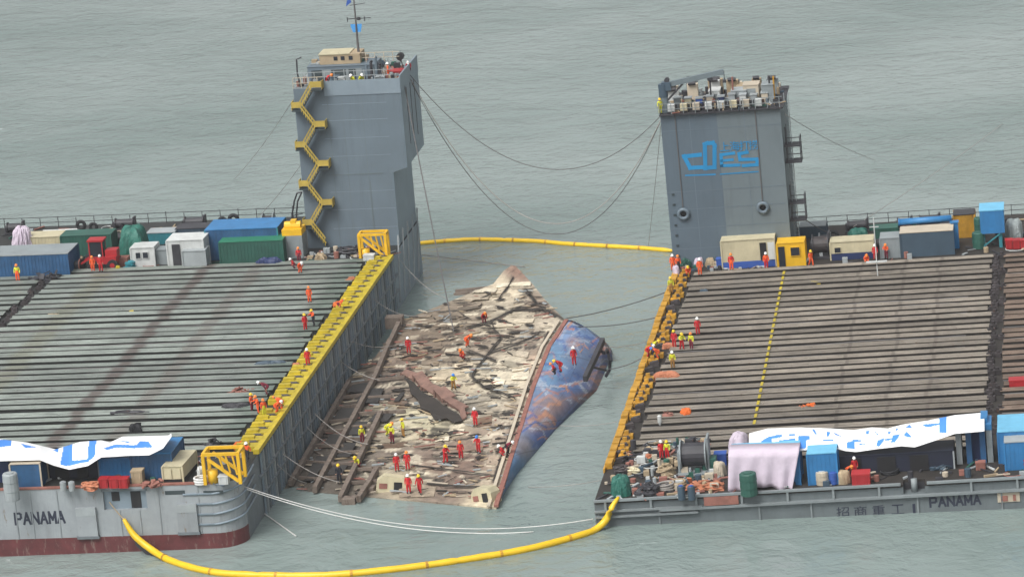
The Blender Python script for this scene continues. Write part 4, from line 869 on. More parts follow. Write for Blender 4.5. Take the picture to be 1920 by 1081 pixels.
heap(LF, 'pale sacks heaped at foot of stair tower', (585, 612, 492, 478), 1.6, 'tan', 'sack_heap', 'sacks', 9, .3)
heap(LF, 'dark blue bundles lying in front of green container', (470, 535, 501, 486), 1.4, 'navy', 'bundle_heap', 'bundles', 10, .3)
heap(LF, 'teal net heap beside the white cabin', (232, 252, 505, 488), 1.4, 'teal', 'net_heap', 'net', 12, .3)
heap(LF, 'dark rusty scrap heap below long blue container', (40, 115, 532, 508), 1.8, 'dark_metal', 'scrap_heap', 'scrap', 13, .35)
railbox(LF, 'maroon chest beside white cabin and red loader', (205, 240, 500, 484), 1.2, 'rust_plate', 'deck_chest', 'chest')
railbox(LF, 'orange crate under the long blue container', (45, 60, 520, 500), 1.0, 'orange', 'orange_crate', 'crate')
railbox(LF, 'white equipment locker at foot of lattice frame', (682, 702, 495, 478), .8, 'white', 'locker', 'locker')
container(LF, 'grey machinery box between white cabin and open container', (293, 316, 496, 468), 1.6, 'grey', ribs=False, name='equipment_box', cat='box')
container(LF, 'teal box on deck behind the green tarpaulin', (276, 330, 458, 436), 2.2, 'teal', 'mid_grey', name='equipment_box', cat='box')
container(LF, 'dark container at aft edge behind the white container', (330, 392, 452, 428), 2.4, 'slate', 'dark_metal')
def spool(fr, label, x, y, r, mat):
    u, v = fr.px(x, y); o = thing('cable_reel', label, 'reel', fr, u, v)
    for q in (-.6, .6): s = MB(); s.cyl((q - .05, 0, r), (q + .05, 0, r), r, 18); s.build('flange', mat, o)
    s = MB(); s.cyl((-.55, 0, r), (.55, 0, r), r * .65, 14); s.build('cable', 'dark_metal', o)
spool(LF, 'tan cable reel behind the red loader', 228, 462, .9, 'tan'); spool(LF, 'grey cable reel near aft rail behind blue roof', 505, 428, .9, 'grey'); spool(LF, 'rust brown cable reel beside long blue container', 142, 508, .7, 'rust_plate')
spool(RF, 'tan cable reel between cream generator and grey container', 1646, 470, .8, 'tan'); spool(RF, 'dark cable reel near aft rail by orange container', 1776, 440, .9, 'dark_metal'); spool(RF, 'grey cable reel beside the yellow cabin winch', 1548, 462, .8, 'mid_grey')
container(RF, 'low dark container at aft edge behind yellow cabin', (1500, 1550, 446, 424), 2.2, 'slate', 'grey'); container(RF, 'low green box on aft deck behind grey container', (1640, 1684, 448, 428), 2.0, 'green', name='equipment_box', cat='box')
def pipe_rack():
    u, v, wd, h = pxbox(LF, 78, 150, 446, 430); o = thing('pipe_rack', 'rack of long pale pipes near aft rail', 'pipes', LF, u, v, .0)
    for i in range(5): s = MB(); s.cyl((-wd / 2, .25 * i, .5 + .2 * (i % 2)), (wd / 2, .25 * i, .55 + .2 * (i % 2)), .12, 8); s.build('pipe', ('white', 'mid_grey', 'beige_box')[i % 3], o)
    for q in (-.35, .35): s = MB(); s.box(wd * q - .1, wd * q + .1, -.2, 1.3, 0, .4); s.build('trestle', 'dark_metal', o)
pipe_rack()
# ------------------------------------------------------------------ left barge, front work area
container(LF, 'dark blue container under the white banner end', (248, 326, 897, 849), 4.6, 'blue', 'bright_blue')
container(LF, 'bright blue container set forward under the banner', (189, 246, 896, 858), 2.4, 'bright_blue')
container(LF, 'navy shelter coloured near-black as shade behind the sagging banner', (84, 188, 896, 858), 2.6, 'inside_shade_navy', ribs=False, post='grey', name='shelter', doors=((.2, .45, 'black'), (.6, .8, 'black')), cat='shelter')  # near-black walls stand in for the shaded space under the cloth
container(LF, 'blue cabin with cream frame below the banner', (22, 80, 914, 868), 2.2, 'blue', 'beige_box', post='beige_box', ribs=False, name='cabin', cat='cabin')
container(LF, 'navy container under the outer end of left banner', (-70, 20, 905, 862), 4, 'navy', 'blue')
container(LF, 'cream generator set with dark skid beside yellow frame', (306, 345, 905, 873), 4.6, 'cream', rot=-.04, base=('black', .22), ribs=False, name='generator', cat='generator', doors=((.1, .45, 'cream'), (.55, .9, 'cream')))
truss(LF, 'yellow roller fairlead frame at the corner of left barge', (385, 452, 907, 850), 2.0)
barrel(LF, 'tall pale grey tank at edge below blue cabin', (6, 34, 941, 890), 'mid_grey', 'tank', 'tank', w0=-.4)
for i, x in enumerate((186, 205, 223)):
    railbox(LF, 'red slatted crate in a row before bright blue container', (x, x + 17, 915, 897), .9, 'red', 'red_crate', 'crate', group='red crates on left barge')
heap(LF, 'orange and tan rope pile at the deck edge', (148, 186, 921, 903), 1.4, 'salmon', 'rope_pile', 'rope', 15, .35)
for x, lab in ((118, 'white mooring bollard post nearer the PANAMA lettering'), (134, 'white mooring bollard post nearer the rope pile')):
    barrel(LF, lab, (x - 6, x + 6, 921, 904), 'mid_grey', 'bollard', 'bollard')
heap(LF, 'black rubber fender pile on deck behind banner', (234, 268, 818, 798), 1.6, 'rubber', 'fender_pile', 'fenders', 16, .3)
railbox(LF, 'tan pallet box between red crates and generator', (247, 268, 908, 882), 1.0, 'tan', 'pallet_box', 'box')
heap(LF, 'rust brown scrap strewn left of generator skid', (262, 304, 914, 900), 1.2, 'rust_plate', 'scrap_heap', 'scrap', 18, .4)
coil(LF, 'pale rope coil at foot of yellow fairlead frame', 378, 905, .6, 'white_rope')
heap(LF, 'white sacks beside yellow fairlead frame', (366, 384, 900, 876), 1.0, 'white', 'sack_heap', 'sacks', 19, .2)
railbox(LF, 'grey valve box on the corner deck by fairlead', (410, 428, 908, 892), .8, 'white', 'valve_box', 'box')
# ------------------------------------------------------------------ banners
def inside(poly, x, y):
    c = False; n = len(poly)
    for i in range(n):
        (xa, ya), (xb, yb) = poly[i], poly[i - 1]
        if (ya > y) != (yb > y) and x < (xb - xa) * (y - ya) / (yb - ya) + xa: c = not c
    return c
def banner(fr, label, top, bot, v_top, v_bot, prints, nu, nv, mat='cloth_white'):
    def at(pl, t):
        xs = [p[0] for p in pl]; return float(np.interp(t, xs, [p[1] for p in pl]))
    x0, x1 = max(top[0][0], bot[0][0]), min(top[-1][0], bot[-1][0]); s = MB(); g = []
    for j in range(nv + 1):
        q = j / nv; r_ = []
        for i in range(nu + 1):
            f = i / nu; xt = top[0][0] + f * (top[-1][0] - top[0][0]); xb = bot[0][0] + f * (bot[-1][0] - bot[0][0])
            a = fr.pv(xt, at(top, xt), v_top); b_ = fr.pv(xb, at(bot, xb), v_bot); A = Vector((a[0], v_top, a[1])); B = Vector((b_[0], v_bot, b_[1]))
            p = A.lerp(B, q); p.z += .05 * math.sin(f * 55 + q * 3) * math.sin(q * 3.1) + .25 * math.sin(q * math.pi); r_.append(p)
        g.append(r_)
    s.grid(g); k = 0
    for j in range(nv):
        for i in range(nu):
            c = (g[j][i] + g[j][i + 1] + g[j + 1][i] + g[j + 1][i + 1]) / 4; X, Y = to_pix(fr.pt(*c))
            if any(inside(pl, X, Y) for pl in prints): s.m[k] = 1
            k += 1
    o = s.build('banner', [mat, 'print_blue'], None, True); o.matrix_world = fr.M.copy(); md = o.modifiers.new('thick', 'SOLIDIFY'); md.thickness = .03
    return tag(o, label, 'banner')
def Z(z, ox, oy, k): return [(ox + x / k, oy + y / k) for x, y in z]
lp = [Z(z, 0, 780, 3.592) for z in ([(-10, 160), (75, 155), (75, 200), (-10, 210)], [(140, 185), (250, 210), (170, 215)], [(430, 200), (490, 175), (485, 300), (590, 290), (600, 155), (650, 155), (640, 270), (590, 310), (450, 335), (405, 325)], [(360, 230), (400, 210), (390, 245)], [(700, 215), (780, 190), (920, 195), (940, 170), (1000, 170), (1030, 210), (900, 215), (780, 212), (720, 228)], [(800, 165), (880, 172), (860, 180)])]
banner(LF, 'white banner with big blue printed shapes sagging between blue containers', [(-60, 823), (0, 823), (50, 829), (105, 842), (150, 828), (190, 825), (207, 829), (230, 818), (322, 816)], [(-60, 864), (0, 864), (75, 862), (100, 872), (130, 880), (165, 873), (190, 857), (240, 854), (280, 853), (306, 840), (322, 818)], 5.4, .9, lp, 220, 34)
z9 = lambda z: Z(z, 1480, 740, 3.861); z8 = lambda z: Z(z, 1080, 740, 3.861)
rp = [z8(z) for z in ([(1340, 335), (1400, 300), (1490, 285), (1490, 305), (1420, 320), (1420, 345), (1500, 335), (1500, 360), (1450, 365), (1445, 400), (1405, 400), (1400, 365), (1340, 365)], [(1470, 330), (1590, 315), (1590, 345), (1530, 350), (1520, 400), (1480, 400)], [(1610, 300), (1690, 295), (1690, 325), (1660, 330), (1660, 390), (1615, 390)])]
rp += [z9(z) for z in ([(70, 295), (125, 300), (120, 385), (65, 385)], [(0, 285), (40, 280), (45, 295), (0, 300)], [(0, 335), (45, 335), (45, 355), (0, 355)], [(415, 345), (470, 330), (475, 390), (420, 390)], [(455, 325), (520, 325), (520, 340), (460, 345)], [(640, 330), (690, 310), (680, 340), (650, 375), (630, 370)], [(750, 295), (805, 280), (790, 310), (765, 345), (735, 345)], [(830, 290), (850, 265), (885, 305), (850, 305)], [(840, 240), (870, 215), (890, 240)], [(690, 320), (745, 310), (745, 325), (690, 332)], [(960, 215), (1085, 205), (1085, 215), (1010, 235), (980, 230)], [(1085, 155), (1138, 150), (1138, 275), (1085, 275)], [(165, 250), (180, 248), (200, 285), (185, 285)], [(270, 265), (298, 270), (285, 300), (272, 300)], [(318, 270), (375, 300), (335, 290)], [(555, 262), (580, 262), (575, 285), (558, 285)], [(610, 260), (650, 290), (635, 290)], [(715, 265), (735, 265), (730, 285), (715, 285)], [(770, 240), (790, 245), (775, 265)], [(240, 325), (320, 322), (320, 332), (245, 335)], [(500, 350), (550, 358), (510, 365)])]
banner(RF, 'white banner with blue printed characters rising to blue frame', [(1405, 812), (1440, 803), (1500, 801), (1560, 803), (1600, 806), (1635, 801), (1665, 803), (1690, 796), (1740, 788), (1790, 778), (1846, 773)], [(1405, 851), (1460, 847), (1500, 845), (1560, 838), (1585, 845), (1605, 847), (1640, 842), (1690, 836), (1715, 838), (1740, 830), (1790, 813), (1846, 808)], RF.px(1680, 884)[1] + 3.4, RF.px(1680, 884)[1] - .25, rp, 330, 34)
# ------------------------------------------------------------------ right barge, front work area
container(RF, 'blue container behind the lilac tarpaulin under the banner', (1372, 1502, 912, 848), 3.2, 'bright_blue', 'light_blue')
def lilac():
    pts = []; v0 = RF.px(1430, 914)[1] - .12
    top = [(1368, 852), (1400, 846), (1500, 846)]
    for j in range(9):
        q = j / 8; r_ = []
        for i in range(41):
            f = i / 40; x = 1366 + f * 132 - (f > .8) * (f - .8) * 60 * q; u, w_ = RF.pv(x, 850 - 3 * f + q * (66 + 5 * math.sin(f * 9)), v0)
            r_.append(Vector((u, v0 - .1 - .22 * q * (1 + math.sin(f * 26 + q)), w_)))
        pts.append(r_)
    back = [p + Vector((0, 2.4, .1)) for p in pts[0]]; s = MB(); s.grid([back] + pts); o = s.build('tarpaulin', 'lilac_tarp', None, True); o.matrix_world = RF.M.copy(); md = o.modifiers.new('thick', 'SOLIDIFY'); md.thickness = .04
    tag(o, 'lilac tarpaulin hung over the front of blue container', 'tarpaulin')
lilac()
heap(RF, 'bunched lilac tarpaulin on roof at the banner end', (1362, 1410, 851, 820), 2.4, 'lilac_tarp', seed=23, rough=.15, w0=2.6) if False else None
u_, v_, wd_, h_ = pxbox(RF, 1362, 1410, 875, 822)
s = MB(); s.blob((0, 2, 0), wd_ / 2, 1.6, h_, 23, 22, 9, .16); o = s.build('tarpaulin', 'lilac_tarp', None); o.matrix_world = RF.M @ Matrix.Translation((u_, v_, 0)); tag(o, 'bunched lilac tarpaulin heap beside the banner end', 'tarpaulin')
container(RF, 'bright blue square container below the banner middle', (1517, 1572, 908, 848), 2.4, 'bright_blue', 'light_blue')
container(RF, 'steel shelter coloured near-black as shade beneath the right banner', (1572, 1790, 884, 849), 3.0, 'inside_shade_navy', ribs=False, post='mid_grey', name='shelter', doors=((.1, .2, 'black'), (.34, .5, 'black'), (.62, .78, 'black')), cat='shelter')  # near-black walls and black panels stand in for a shaded open inside
def gate():
    u, v, wd, h = pxbox(RF, 1800, 1858, 868, 806); o = thing('portal_frame', 'blue portal frame with grey legs at banner end', 'frame', RF, u, v); a = wd / 2
    for x, m_ in ((-a, 'mid_grey'), (-a * .35, 'blue'), (a * .55, 'blue'), (a, 'grey')):
        s = MB(); s.box(x - .25, x + .25, 0, 2.6, 0, h); s.build('leg', m_, o)
    s = MB(); s.box(-a - .2, a + .25, -.05, 2.7, h, h + .5); s.build('lintel', 'bright_blue', o)
    s = MB(); s.box(-a * .35, a * .55, .8, .9, 0, h); s.build('back_panel', 'navy', o)
    s = MB(); s.box(a * .5, a * .95, .5, 2.6, h + .5, h + 1.0); s.build('end_box', 'bright_blue', o)
gate()
container(RF, 'light blue roofed container beyond the portal frame', (1874, 1960, 868, 806), 5.0, 'bright_blue', 'light_blue')
container(RF, 'blue crate house in front of light blue container', (1886, 1960, 880, 826), 2.0, 'bright_blue', 'mid_grey', name='crate_house', cat='container')
barrel(RF, 'green waste bin standing at the edge by lilac tarpaulin', (1388, 1420, 932, 890), 'green', 'waste_bin', 'bin')
barrel(RF, 'pale plastic drum in front of blue square container', (1530, 1554, 911, 886), 'beige_box', lid='white')
barrel(RF, 'blue plastic drum between pale drum and tan sack', (1555, 1571, 909, 886), 'suit_blue')
heap(RF, 'tan bulk sack beside blue plastic drum', (1566, 1598, 909, 884), 1.2, 'tan', 'bulk_sack', 'sack', 25, .15)
railbox(RF, 'red pump frame on the edge by tan sack', (1598, 1632, 912, 888), 1.4, 'red', 'pump_frame', 'pump', lid='red')
coil(RF, 'black rubber hose ring lying on the front deck', 1668, 886, .8, 'rubber', 'hose_coil', 'hose', n=2)
railbox(RF, 'small brown bench on deck before the portal frame', (1830, 1848, 881, 866), .7, 'rust_plate', 'deck_bench', 'bench')
railbox(RF, 'red toolbox at the shelter mouth by portal frame', (1762, 1780, 868, 848), .9, 'red', 'toolbox', 'toolbox')
heap(RF, 'grey metal scrap in front of shelter near portal frame', (1735, 1785, 882, 868), 1.4, 'slate', 'scrap_heap', 'scrap', 26, .35)
barrel(RF, 'white gas cylinder beside light blue container', (1877, 1888, 869, 842), 'white', 'gas_cylinder', 'cylinder')
barrel(RF, 'red and white drum at foot of blue crate house', (1908, 1932, 880, 857), 'red', lid='white')
winch(RF, 'large grey drum winch with dark cable behind rope basket', (1270, 1332, 892, 826), 'grey', 'dark_metal')
heap(RF, 'brown basket of coiled rope beside the drum winch', (1232, 1268, 897, 864), 1.6, 'tan', 'rope_basket', 'rope', 31, .12)
heap(RF, 'green tarpaulin bundle with yellow boom end at the corner', (1140, 1186, 934, 896), 2.0, 'green_tarp', 'tarpaulin', 'tarpaulin', 32, .2)
heap(RF, 'rust red plate heap in front of lilac tarpaulin', (1284, 1362, 922, 896), 2.0, 'salmon', 'plate_heap', 'scrap', 33, .2)
heap(RF, 'white sacks stacked beside the drum winch', (1334, 1364, 894, 868), 1.2, 'beige_box', 'sack_heap', 'sacks', 34, .2)
heap(RF, 'grey brown net heap at the barge corner', (1186, 1236, 934, 908), 2.4, 'dark_metal', 'net_heap', 'net', 35, .35)
coil(RF, 'grey rope coil between net heap and rust plates', 1248, 916, .9, 'rope')
coil(RF, 'brown rope coil beside the rust red plates', 1272, 912, .7, 'tan')
railbox(RF, 'blue pallet tank behind white sacks', (1340, 1362, 872, 850), 1.0, 'suit_blue', 'pallet_tank', 'tank')
for x, lab in ((1278, 'blue topped mooring bollard nearer the rope coils'), (1297, 'blue topped mooring bollard nearer the rusted panel')):
    barrel(RF, lab, (x - 7, x + 7, 938, 912), 'slate', 'bollard', 'bollard', lid='suit_blue')
heap(RF, 'dark tangled chain heap near the yellow guides', (1148, 1186, 892, 872), 1.6, 'jack', 'chain_heap', 'chain', 36, .4)
heap(RF, 'brown timber scraps by the yellow wire guides', (1158, 1215, 868, 848), 1.6, 'dark_metal', 'scrap_heap', 'scrap', 37, .4)
heap(RF, 'orange folded net near the two workers by winch', (1206, 1228, 868, 852), 1.0, 'salmon', 'net_heap', 'net', 38, .3)
heap(RF, 'yellow and white rope ends beside chain heap', (1174, 1200, 890, 876), .9, 'cream', 'rope_pile', 'rope', 39, .3)
# ------------------------------------------------------------------ right barge, aft row
container(RF, 'cream container with navy lower band beside lettered tower', (1355, 1456, 502, 449), 4.0, 'cream', base=('suit_blue', .24), doors=((.72, .84, 'black'), (.87, .99, 'white')), ribs=False)
container(RF, 'yellow cabin with window beside the cream container', (1459, 1511, 499, 455), 2.4, 'bright_yellow', wins=((.5, .82, .45, .8),), doors=((.05, .28, 'glass'),), name='cabin', cat='cabin', ribs=False)
container(RF, 'cream generator with navy base near the white mast', (1558, 1640, 486, 452), 2.4, 'cream', base=('navy', .36), wins=((.1, .24, .42, .7),), name='generator', cat='generator', ribs=False)
container(RF, 'dark slate container with pale pipe along top', (1690, 1790, 480, 434), 2.8, 'slate', 'beige_box', ribs=False)
container(RF, 'dull green grey container left of the slate one', (1652, 1689, 484, 446), 2.6, 'grey', 'grey')
def bluepipe():
    u0, v0 = RF.px(1740, 474); s = MB(); h = 3.1; s.cyl((-2.9, 2, h), (2.7, 2, h + .1), .36, 14); s.cyl((-2.9, 2, h), (-3.05, 2, h), .42, 14); o = s.build('pipe', 'bright_blue', None, True); o.matrix_world = RF.M @ Matrix.Translation((u0, v0, 0)); tag(o, 'thick light blue pipe laid on top of slate container', 'pipe')
    s = MB(); u, v, wd, hh = pxbox(RF, 1786, 1799, 466, 418); s.box(-wd / 2, wd / 2, 0, .8, 0, hh); s.box(-wd / 2 - .1, wd / 2 + .1, -.1, .9, hh, hh + .1); o = s.build('blue_pillar', 'bright_blue', None); o.matrix_world = RF.M @ Matrix.Translation((u, v, 0)); tag(o, 'blue steel pillar at the end of slate container', 'pillar')
bluepipe()
container(RF, 'orange container at the back beside green vents', (1790, 1830, 446, 402), 2.4, 'orange_yellow', 'dark_metal')
def blue_tower():
    u, v, wd, h = pxbox(RF, 1841, 1886, 466, 396); o = thing('hopper_cabin', 'tall blue cabin on teal legs by red crates', 'cabin', RF, u, v); a = wd / 2
    s = MB(); s.box(-a, a, .1, 3.3, h * .4, h); s.build('wall', 'bright_blue', o); s = MB(); s.box(-a - .05, a + .05, .05, 3.4, h, h + .12); s.build('roof', 'light_blue', o)
    for x in (-a * .85, a * .6):
        for y in (.3, 2.8): s = MB(); s.box(x - .18, x + .18, y, y + .36, 0, h * .4); s.build('leg', 'teal', o)
    s = MB(); s.bar((-a * .8, .2, .3), (a * .6, .2, h * .38), .14); s.build('brace', 'teal', o)
blue_tower()
barrel(RF, 'green ventilator drum standing beside blue legged cabin', (1824, 1848, 468, 438), 'green'); barrel(RF, 'smaller green ventilator behind orange container end', (1828, 1846, 450, 410), 'green')
for i, x in enumerate((1886, 1900, 1914)): railbox(RF, 'red crate in a row beside the blue legged cabin', (x, x + 13, 467, 450), .9, 'red', 'red_crate', 'crate', group='red crates on aft right deck')
railbox(RF, 'red chest standing on brown beams beyond the jacks', (1893, 1928, 731, 712), 1.2, 'red', 'red_chest', 'chest')
heap(RF, 'grey tarpaulin over cargo behind the red crates', (1882, 1922, 455, 420), 4, 'grey_tarp', seed=41, rough=.12)
heap(RF, 'dark green tarpaulin behind the cream generator', (1585, 1632, 452, 432), 2, 'green_tarp', seed=42, rough=.2)
for x, r, lab in ((1563, 10, 'black tyre standing behind the cream generator'), (1891, 10, 'black tyre behind the tall blue cabin')): tyre(RF, lab, x, 452 if x < 1700 else 428, r * 1.1)
winch(RF, 'dark mooring winch with pale posts by yellow cabin', (1520, 1558, 486, 440), 'dark_metal', 'jack')
winch(RF, 'dark winch on aft edge behind cream generator', (1585, 1630, 436, 412), 'dark_metal', 'dark_metal'); winch(RF, 'dark winch on aft edge behind slate container', (1720, 1765, 424, 402), 'dark_metal', 'dark_metal'); winch(RF, 'small dark winch left of the blue pipe', (1680, 1712, 432, 408), 'dark_metal', 'rust_plate')
def tmast():
    u, v = RF.px(1646, 521); o = thing('mast', 'thin white T shaped mast rising from beam deck', 'mast', RF, u, v)
    s = MB(); s.bar((0, 0, 0), (0, 0, 6.6), .1); s.build('pole', 'white', o); s = MB(); s.box(-1.1, 1.1, -.25, .25, 1.75, 1.85); s.build('cross_plate', 'white', o); s = MB(); s.bar((-.5, 0, 5.6), (.5, 0, 5.6), .08); s.build('yard', 'white', o)
tmast()
for x0, x1, m_, sd, lab in ((1272, 1300, 'green', 51, 'green net heap at foot of lettered tower'), (1318, 1345, 'tan', 52, 'pale sacks piled at foot of lettered tower'), (1300, 1320, 'lilac_tarp', 53, 'crumpled lilac sheet at foot of lettered tower')): heap(RF, lab, (x0, x1, 503, 486), 1.4, m_, 'deck_heap', 'heap', sd, .35)
railbox(RF, 'blue box between sacks and cream container', (1344, 1356, 502, 485), .8, 'suit_blue', 'blue_box', 'box')
heap(RF, 'pale grey lilac bag at the inner corner below tower', (1258, 1277, 522, 500), 1.2, 'lilac_tarp', 'bag_heap', 'bag', 54, .2)
# ------------------------------------------------------------------ loose things on the beam decks
for fr, x0, x1, yb, yt, d, m_, lab, nm, ct in ((RF, 1218, 1280, 716, 699, 1.4, 'salmon', 'orange stretcher shaped bundle on the right beam deck', 'canvas_bundle', 'bundle'), (RF, 1236, 1268, 655, 645, 1.0, 'salmon', 'orange canvas behind the workers in a row', 'canvas_bundle', 'bundle'), (RF, 1274, 1298, 785, 768, 1.2, 'orange', 'round orange buoy on the right beam deck', 'buoy', 'buoy'), (RF, 1498, 1530, 769, 757, .9, 'orange', 'small orange scrap near the dashed yellow line', 'scrap_heap', 'scrap'), (RF, 1240, 1262, 788, 770, 1.2, 'rust_plate', 'brown tangled scrap beside the orange buoy', 'scrap_heap', 'scrap'), (RF, 1512, 1540, 536, 529, .8, 'yellow', 'yellow hose heap on far right deck', 'hose_heap', 'hoses'), (RF, 1308, 1330, 553, 544, .8, 'slate', 'small dark sack on far right deck', 'sack_heap', 'sack'),
    (LF, 545, 565, 694, 682, .9, 'salmon', 'round orange buoy near the red worker on left deck', 'buoy', 'buoy'), (LF, 622, 645, 579, 566, .9, 'orange', 'orange net bundle beside bending orange worker', 'net_heap', 'net'), (LF, 648, 668, 531, 519, .9, 'salmon', 'orange hose heap at the far end of left deck', 'hose_heap', 'hoses'), (LF, 420, 472, 742, 724, 1.2, 'rust_plate', 'long dark rusty plate beside group of orange workers', 'plate_heap', 'plate'), (LF, 410, 470, 772, 758, 1.2, 'dark_metal', 'dark crumpled canvas by orange workers', 'canvas_bundle', 'canvas'), (LF, 380, 412, 842, 818, 1.0, 'dark_metal', 'dark tool rack near the orange jacket worker', 'tool_rack', 'rack'), (LF, 435, 458, 845, 830, .9, 'orange', 'orange canvas beside the fairlead frame', 'canvas_bundle', 'canvas'), (LF, 190, 280, 782, 770, .8, 'dark_metal', 'thin dark hoses laid across left beam deck', 'hose_heap', 'hoses'), (LF, 468, 545, 690, 678, 1.0, 'slate', 'dark wet canvas laid near round buoy', 'canvas_bundle', 'canvas'), (LF, 240, 252, 591, 583, .7, 'yellow', 'small yellow float on left beam deck', 'float', 'float'), (LF, 88, 112, 595, 588, .7, 'tan', 'tan plank scrap near the strand jacks', 'plank_heap', 'planks'), (LF, 216, 226, 510, 499, .6, 'yellow', 'yellow bucket near the red loader', 'bucket', 'bucket')):
    heap(fr, lab, (x0, x1, yb, yt), d, m_, nm, ct, (x0 * 7 + yb) % 997, .3)
u, v = RF.px(1238, 800); s = MB(); s.tube([(0, 0, 0), (0, 0, .3), (0, 0, .9), (0, 0, 1.0)], [.1, .2, .2, .05], 8); o = s.build('marker_float', 'white', None); o.matrix_world = RF.M @ Matrix.Translation((u, v, 0.2)); tag(o, 'white marker float standing near the yellow guides', 'float')
def litter(fr, label, zones, seed, n, lines=True):
    rg = random.Random(seed); s = MB(); mats = ['dark_metal', 'tan', 'rust_plate', 'mid_grey', 'white', 'slate', 'green', 'beige_box']
    for i in range(n):
        u0, u1, v0, v1, w0 = zones[rg.randrange(len(zones))]; c = Vector((rg.uniform(u0, u1), rg.uniform(v0, v1), w0 + .1)); q = rg.uniform(0, 3.14); m = rg.choice([0, 0, 0, 1, 1, 2, 2, 3, 3, 4, 5, 6, 7]); k = rg.random()
        if k < .45: l = rg.uniform(.2, .8); e = Vector((math.cos(q) * l, math.sin(q) * l, rg.uniform(-.05, .08))); s.bar(c - e, c + e, rg.uniform(.06, .3), rg.uniform(.05, .2), m)
        elif k < .7: a = rg.uniform(.12, .4); s.box(c.x - a, c.x + a, c.y - a * .7, c.y + a * .7, w0, w0 + rg.uniform(.15, .7), m)
        elif k < .85: s.cyl((c.x, c.y, w0), (c.x, c.y, w0 + rg.uniform(.2, .9)), rg.uniform(.1, .3), 8, m)
        elif lines: s.tube([(c.x + .25 * j * math.cos(q + j * .5), c.y + .25 * j * math.sin(q + j * .5), w0 + .06) for j in range(8)], .05, 5, m)
    o = s.build('deck_litter', mats, None); o.matrix_world = fr.M.copy(); o['kind'] = 'stuff'; o['label'] = label; return o
litter(LF, 'scattered gear and scraps on the left barge deck', [(-57, -12, 77, 80, 0), (-57, -12, 80, 96, 0), (-57, -12, 84, 96, 0), (-10, -1, 77.5, 81, 0), (-22, -.8, .8, 7.8, 0)], 71, 420)
litter(RF, 'scattered gear and scraps on the right barge deck', [(.5, 11, .8, 8.5, 0), (.5, 11, .8, 8.5, 0), (11, 40, 1, 5, 0), (13.5, 60, 78, 92, 0), (.5, 13, 77, 79.2, 0), (13.5, 60, 77, 81, 0), (2, 9, 8, 16, .4)], 72, 520)
litter(RF, 'small fittings scattered on lettered tower roof', [(RTW[0] + .2, RTW[1], RTW[2] - .2, RTW[3] - .3, RTW[4] + .16)], 73, 190, False)
litter(LF, 'small fittings scattered on stair tower roof', [(LT[0] + .3, LT[1] + .8, LT[2] + .3, LT[2] + 3, LT[4] + .05), (LT[0] + 1, LT[1] - 3, LT[2] + 4.2, LT[2] + 7, LT[4] + 1.7), (LT[1] - 3, LT[1] + .8, LT[2] + .3, LT[3] - .3, LT[4] + .05)], 74, 170, False)
# ------------------------------------------------------------------ on top of the towers
TW = LT[4] + .05
def tbox(fr, w0): return w0
def dims(fr, x0, x1, yb, yt, v):                              # on a tower roof: known v
    (u0, wb), (u1, _), (_, wt) = fr.pv(x0, yb, v), fr.pv(x1, yb, v), fr.pv(x0, yt, v); return u0, u1, max(wt - wb, .3)
def roof_box(fr, par_w, label, x0, x1, yb, yt, v, d, mat, name, cat, lid=None, group=None):
    u0, u1, h = dims(fr, x0, x1, yb, yt, v); o = thing(name, label, cat, fr, (u0 + u1) / 2, v, par_w, 0, group); a = (u1 - u0) / 2
    s = MB(); s.box(-a, a, 0, d, 0, h); s.build('body', mat, o); s = MB(); s.box(-a - .05, a + .05, -.06, d + .05, h, h + .07); s.build('lid', lid or mat, o)
    s = MB(); s.box(-a * .6, a * .6, -.03, -.001, h * .3, h * .8); s.build('panel', 'grey', o); return o
va = LT[2]
o = roof_box(LF, TW, 'grey deckhouse with dark openings on the stair tower roof', 578, 705, 148, 121, va + 3.2, 4.0, 'tower_grey', 'deckhouse', 'deckhouse')
for x0, x1 in ((585, 605), (622, 650), (655, 668)):
    a = LF.pv(x0, 130, va + 3.2)[0] - o.matrix_world.translation.x * 0; u0, u1, _ = dims(LF, x0, x1, 148, 120, va + 3.2); cu = (dims(LF, 578, 705, 148, 121, va + 3.2)[0] + dims(LF, 578, 705, 148, 121, va + 3.2)[1]) / 2
    s = MB(); s.box(u0 - cu, u1 - cu, -.05, -.002, .15, 1.25); s.build('doorway', 'stair_dark', o)
TW2 = TW + dims(LF, 578, 705, 148, 121, va + 3.2)[2] + .08
u0, u1, h = dims(LF, 600, 676, 121, 97, va + 4.0)
o = thing('wheelhouse', 'cream wheelhouse with small windows atop stair tower deckhouse', 'wheelhouse', LF, (u0 + u1) / 2, va + 4.0, TW2); a = (u1 - u0) / 2
s = MB(); s.box(-a, a, 0, 2.8, 0, h * .75); s.build('wall', 'tan', o); s = MB(); s.box(-a - .1, a * .5, -.1, 2.9, h * .75, h * .82); s.build('roof', 'cream', o)
for x in (.05, .45, -.3): s = MB(); s.box(a * x, a * x + .42, -.05, -.002, h * .3, h * .6); s.build('window', 'glass', o)
u, _ = LF.pv(672, 95, va + 5); o = thing('signal_mast', 'tall thin signal mast with blue board on tower roof', 'mast', LF, u, va + 5, TW2 + h * .6)
s = MB(); s.tube([(0, 0, -.5), (0, 0, 2.0), (0, 0, 6.4)], [.16, .12, .07], 8); s.build('pole', 'wire', o)
s = MB(); s.poly([(-.62, 0, 3.3), (.62, 0, 3.3), (.6, 0, 3.0), (.42, 0, 2.4), (-.4, 0, 2.4), (-.6, 0, 3.0)], (0, .06, 0)); s.build('signal_board', 'flag_blue', o)
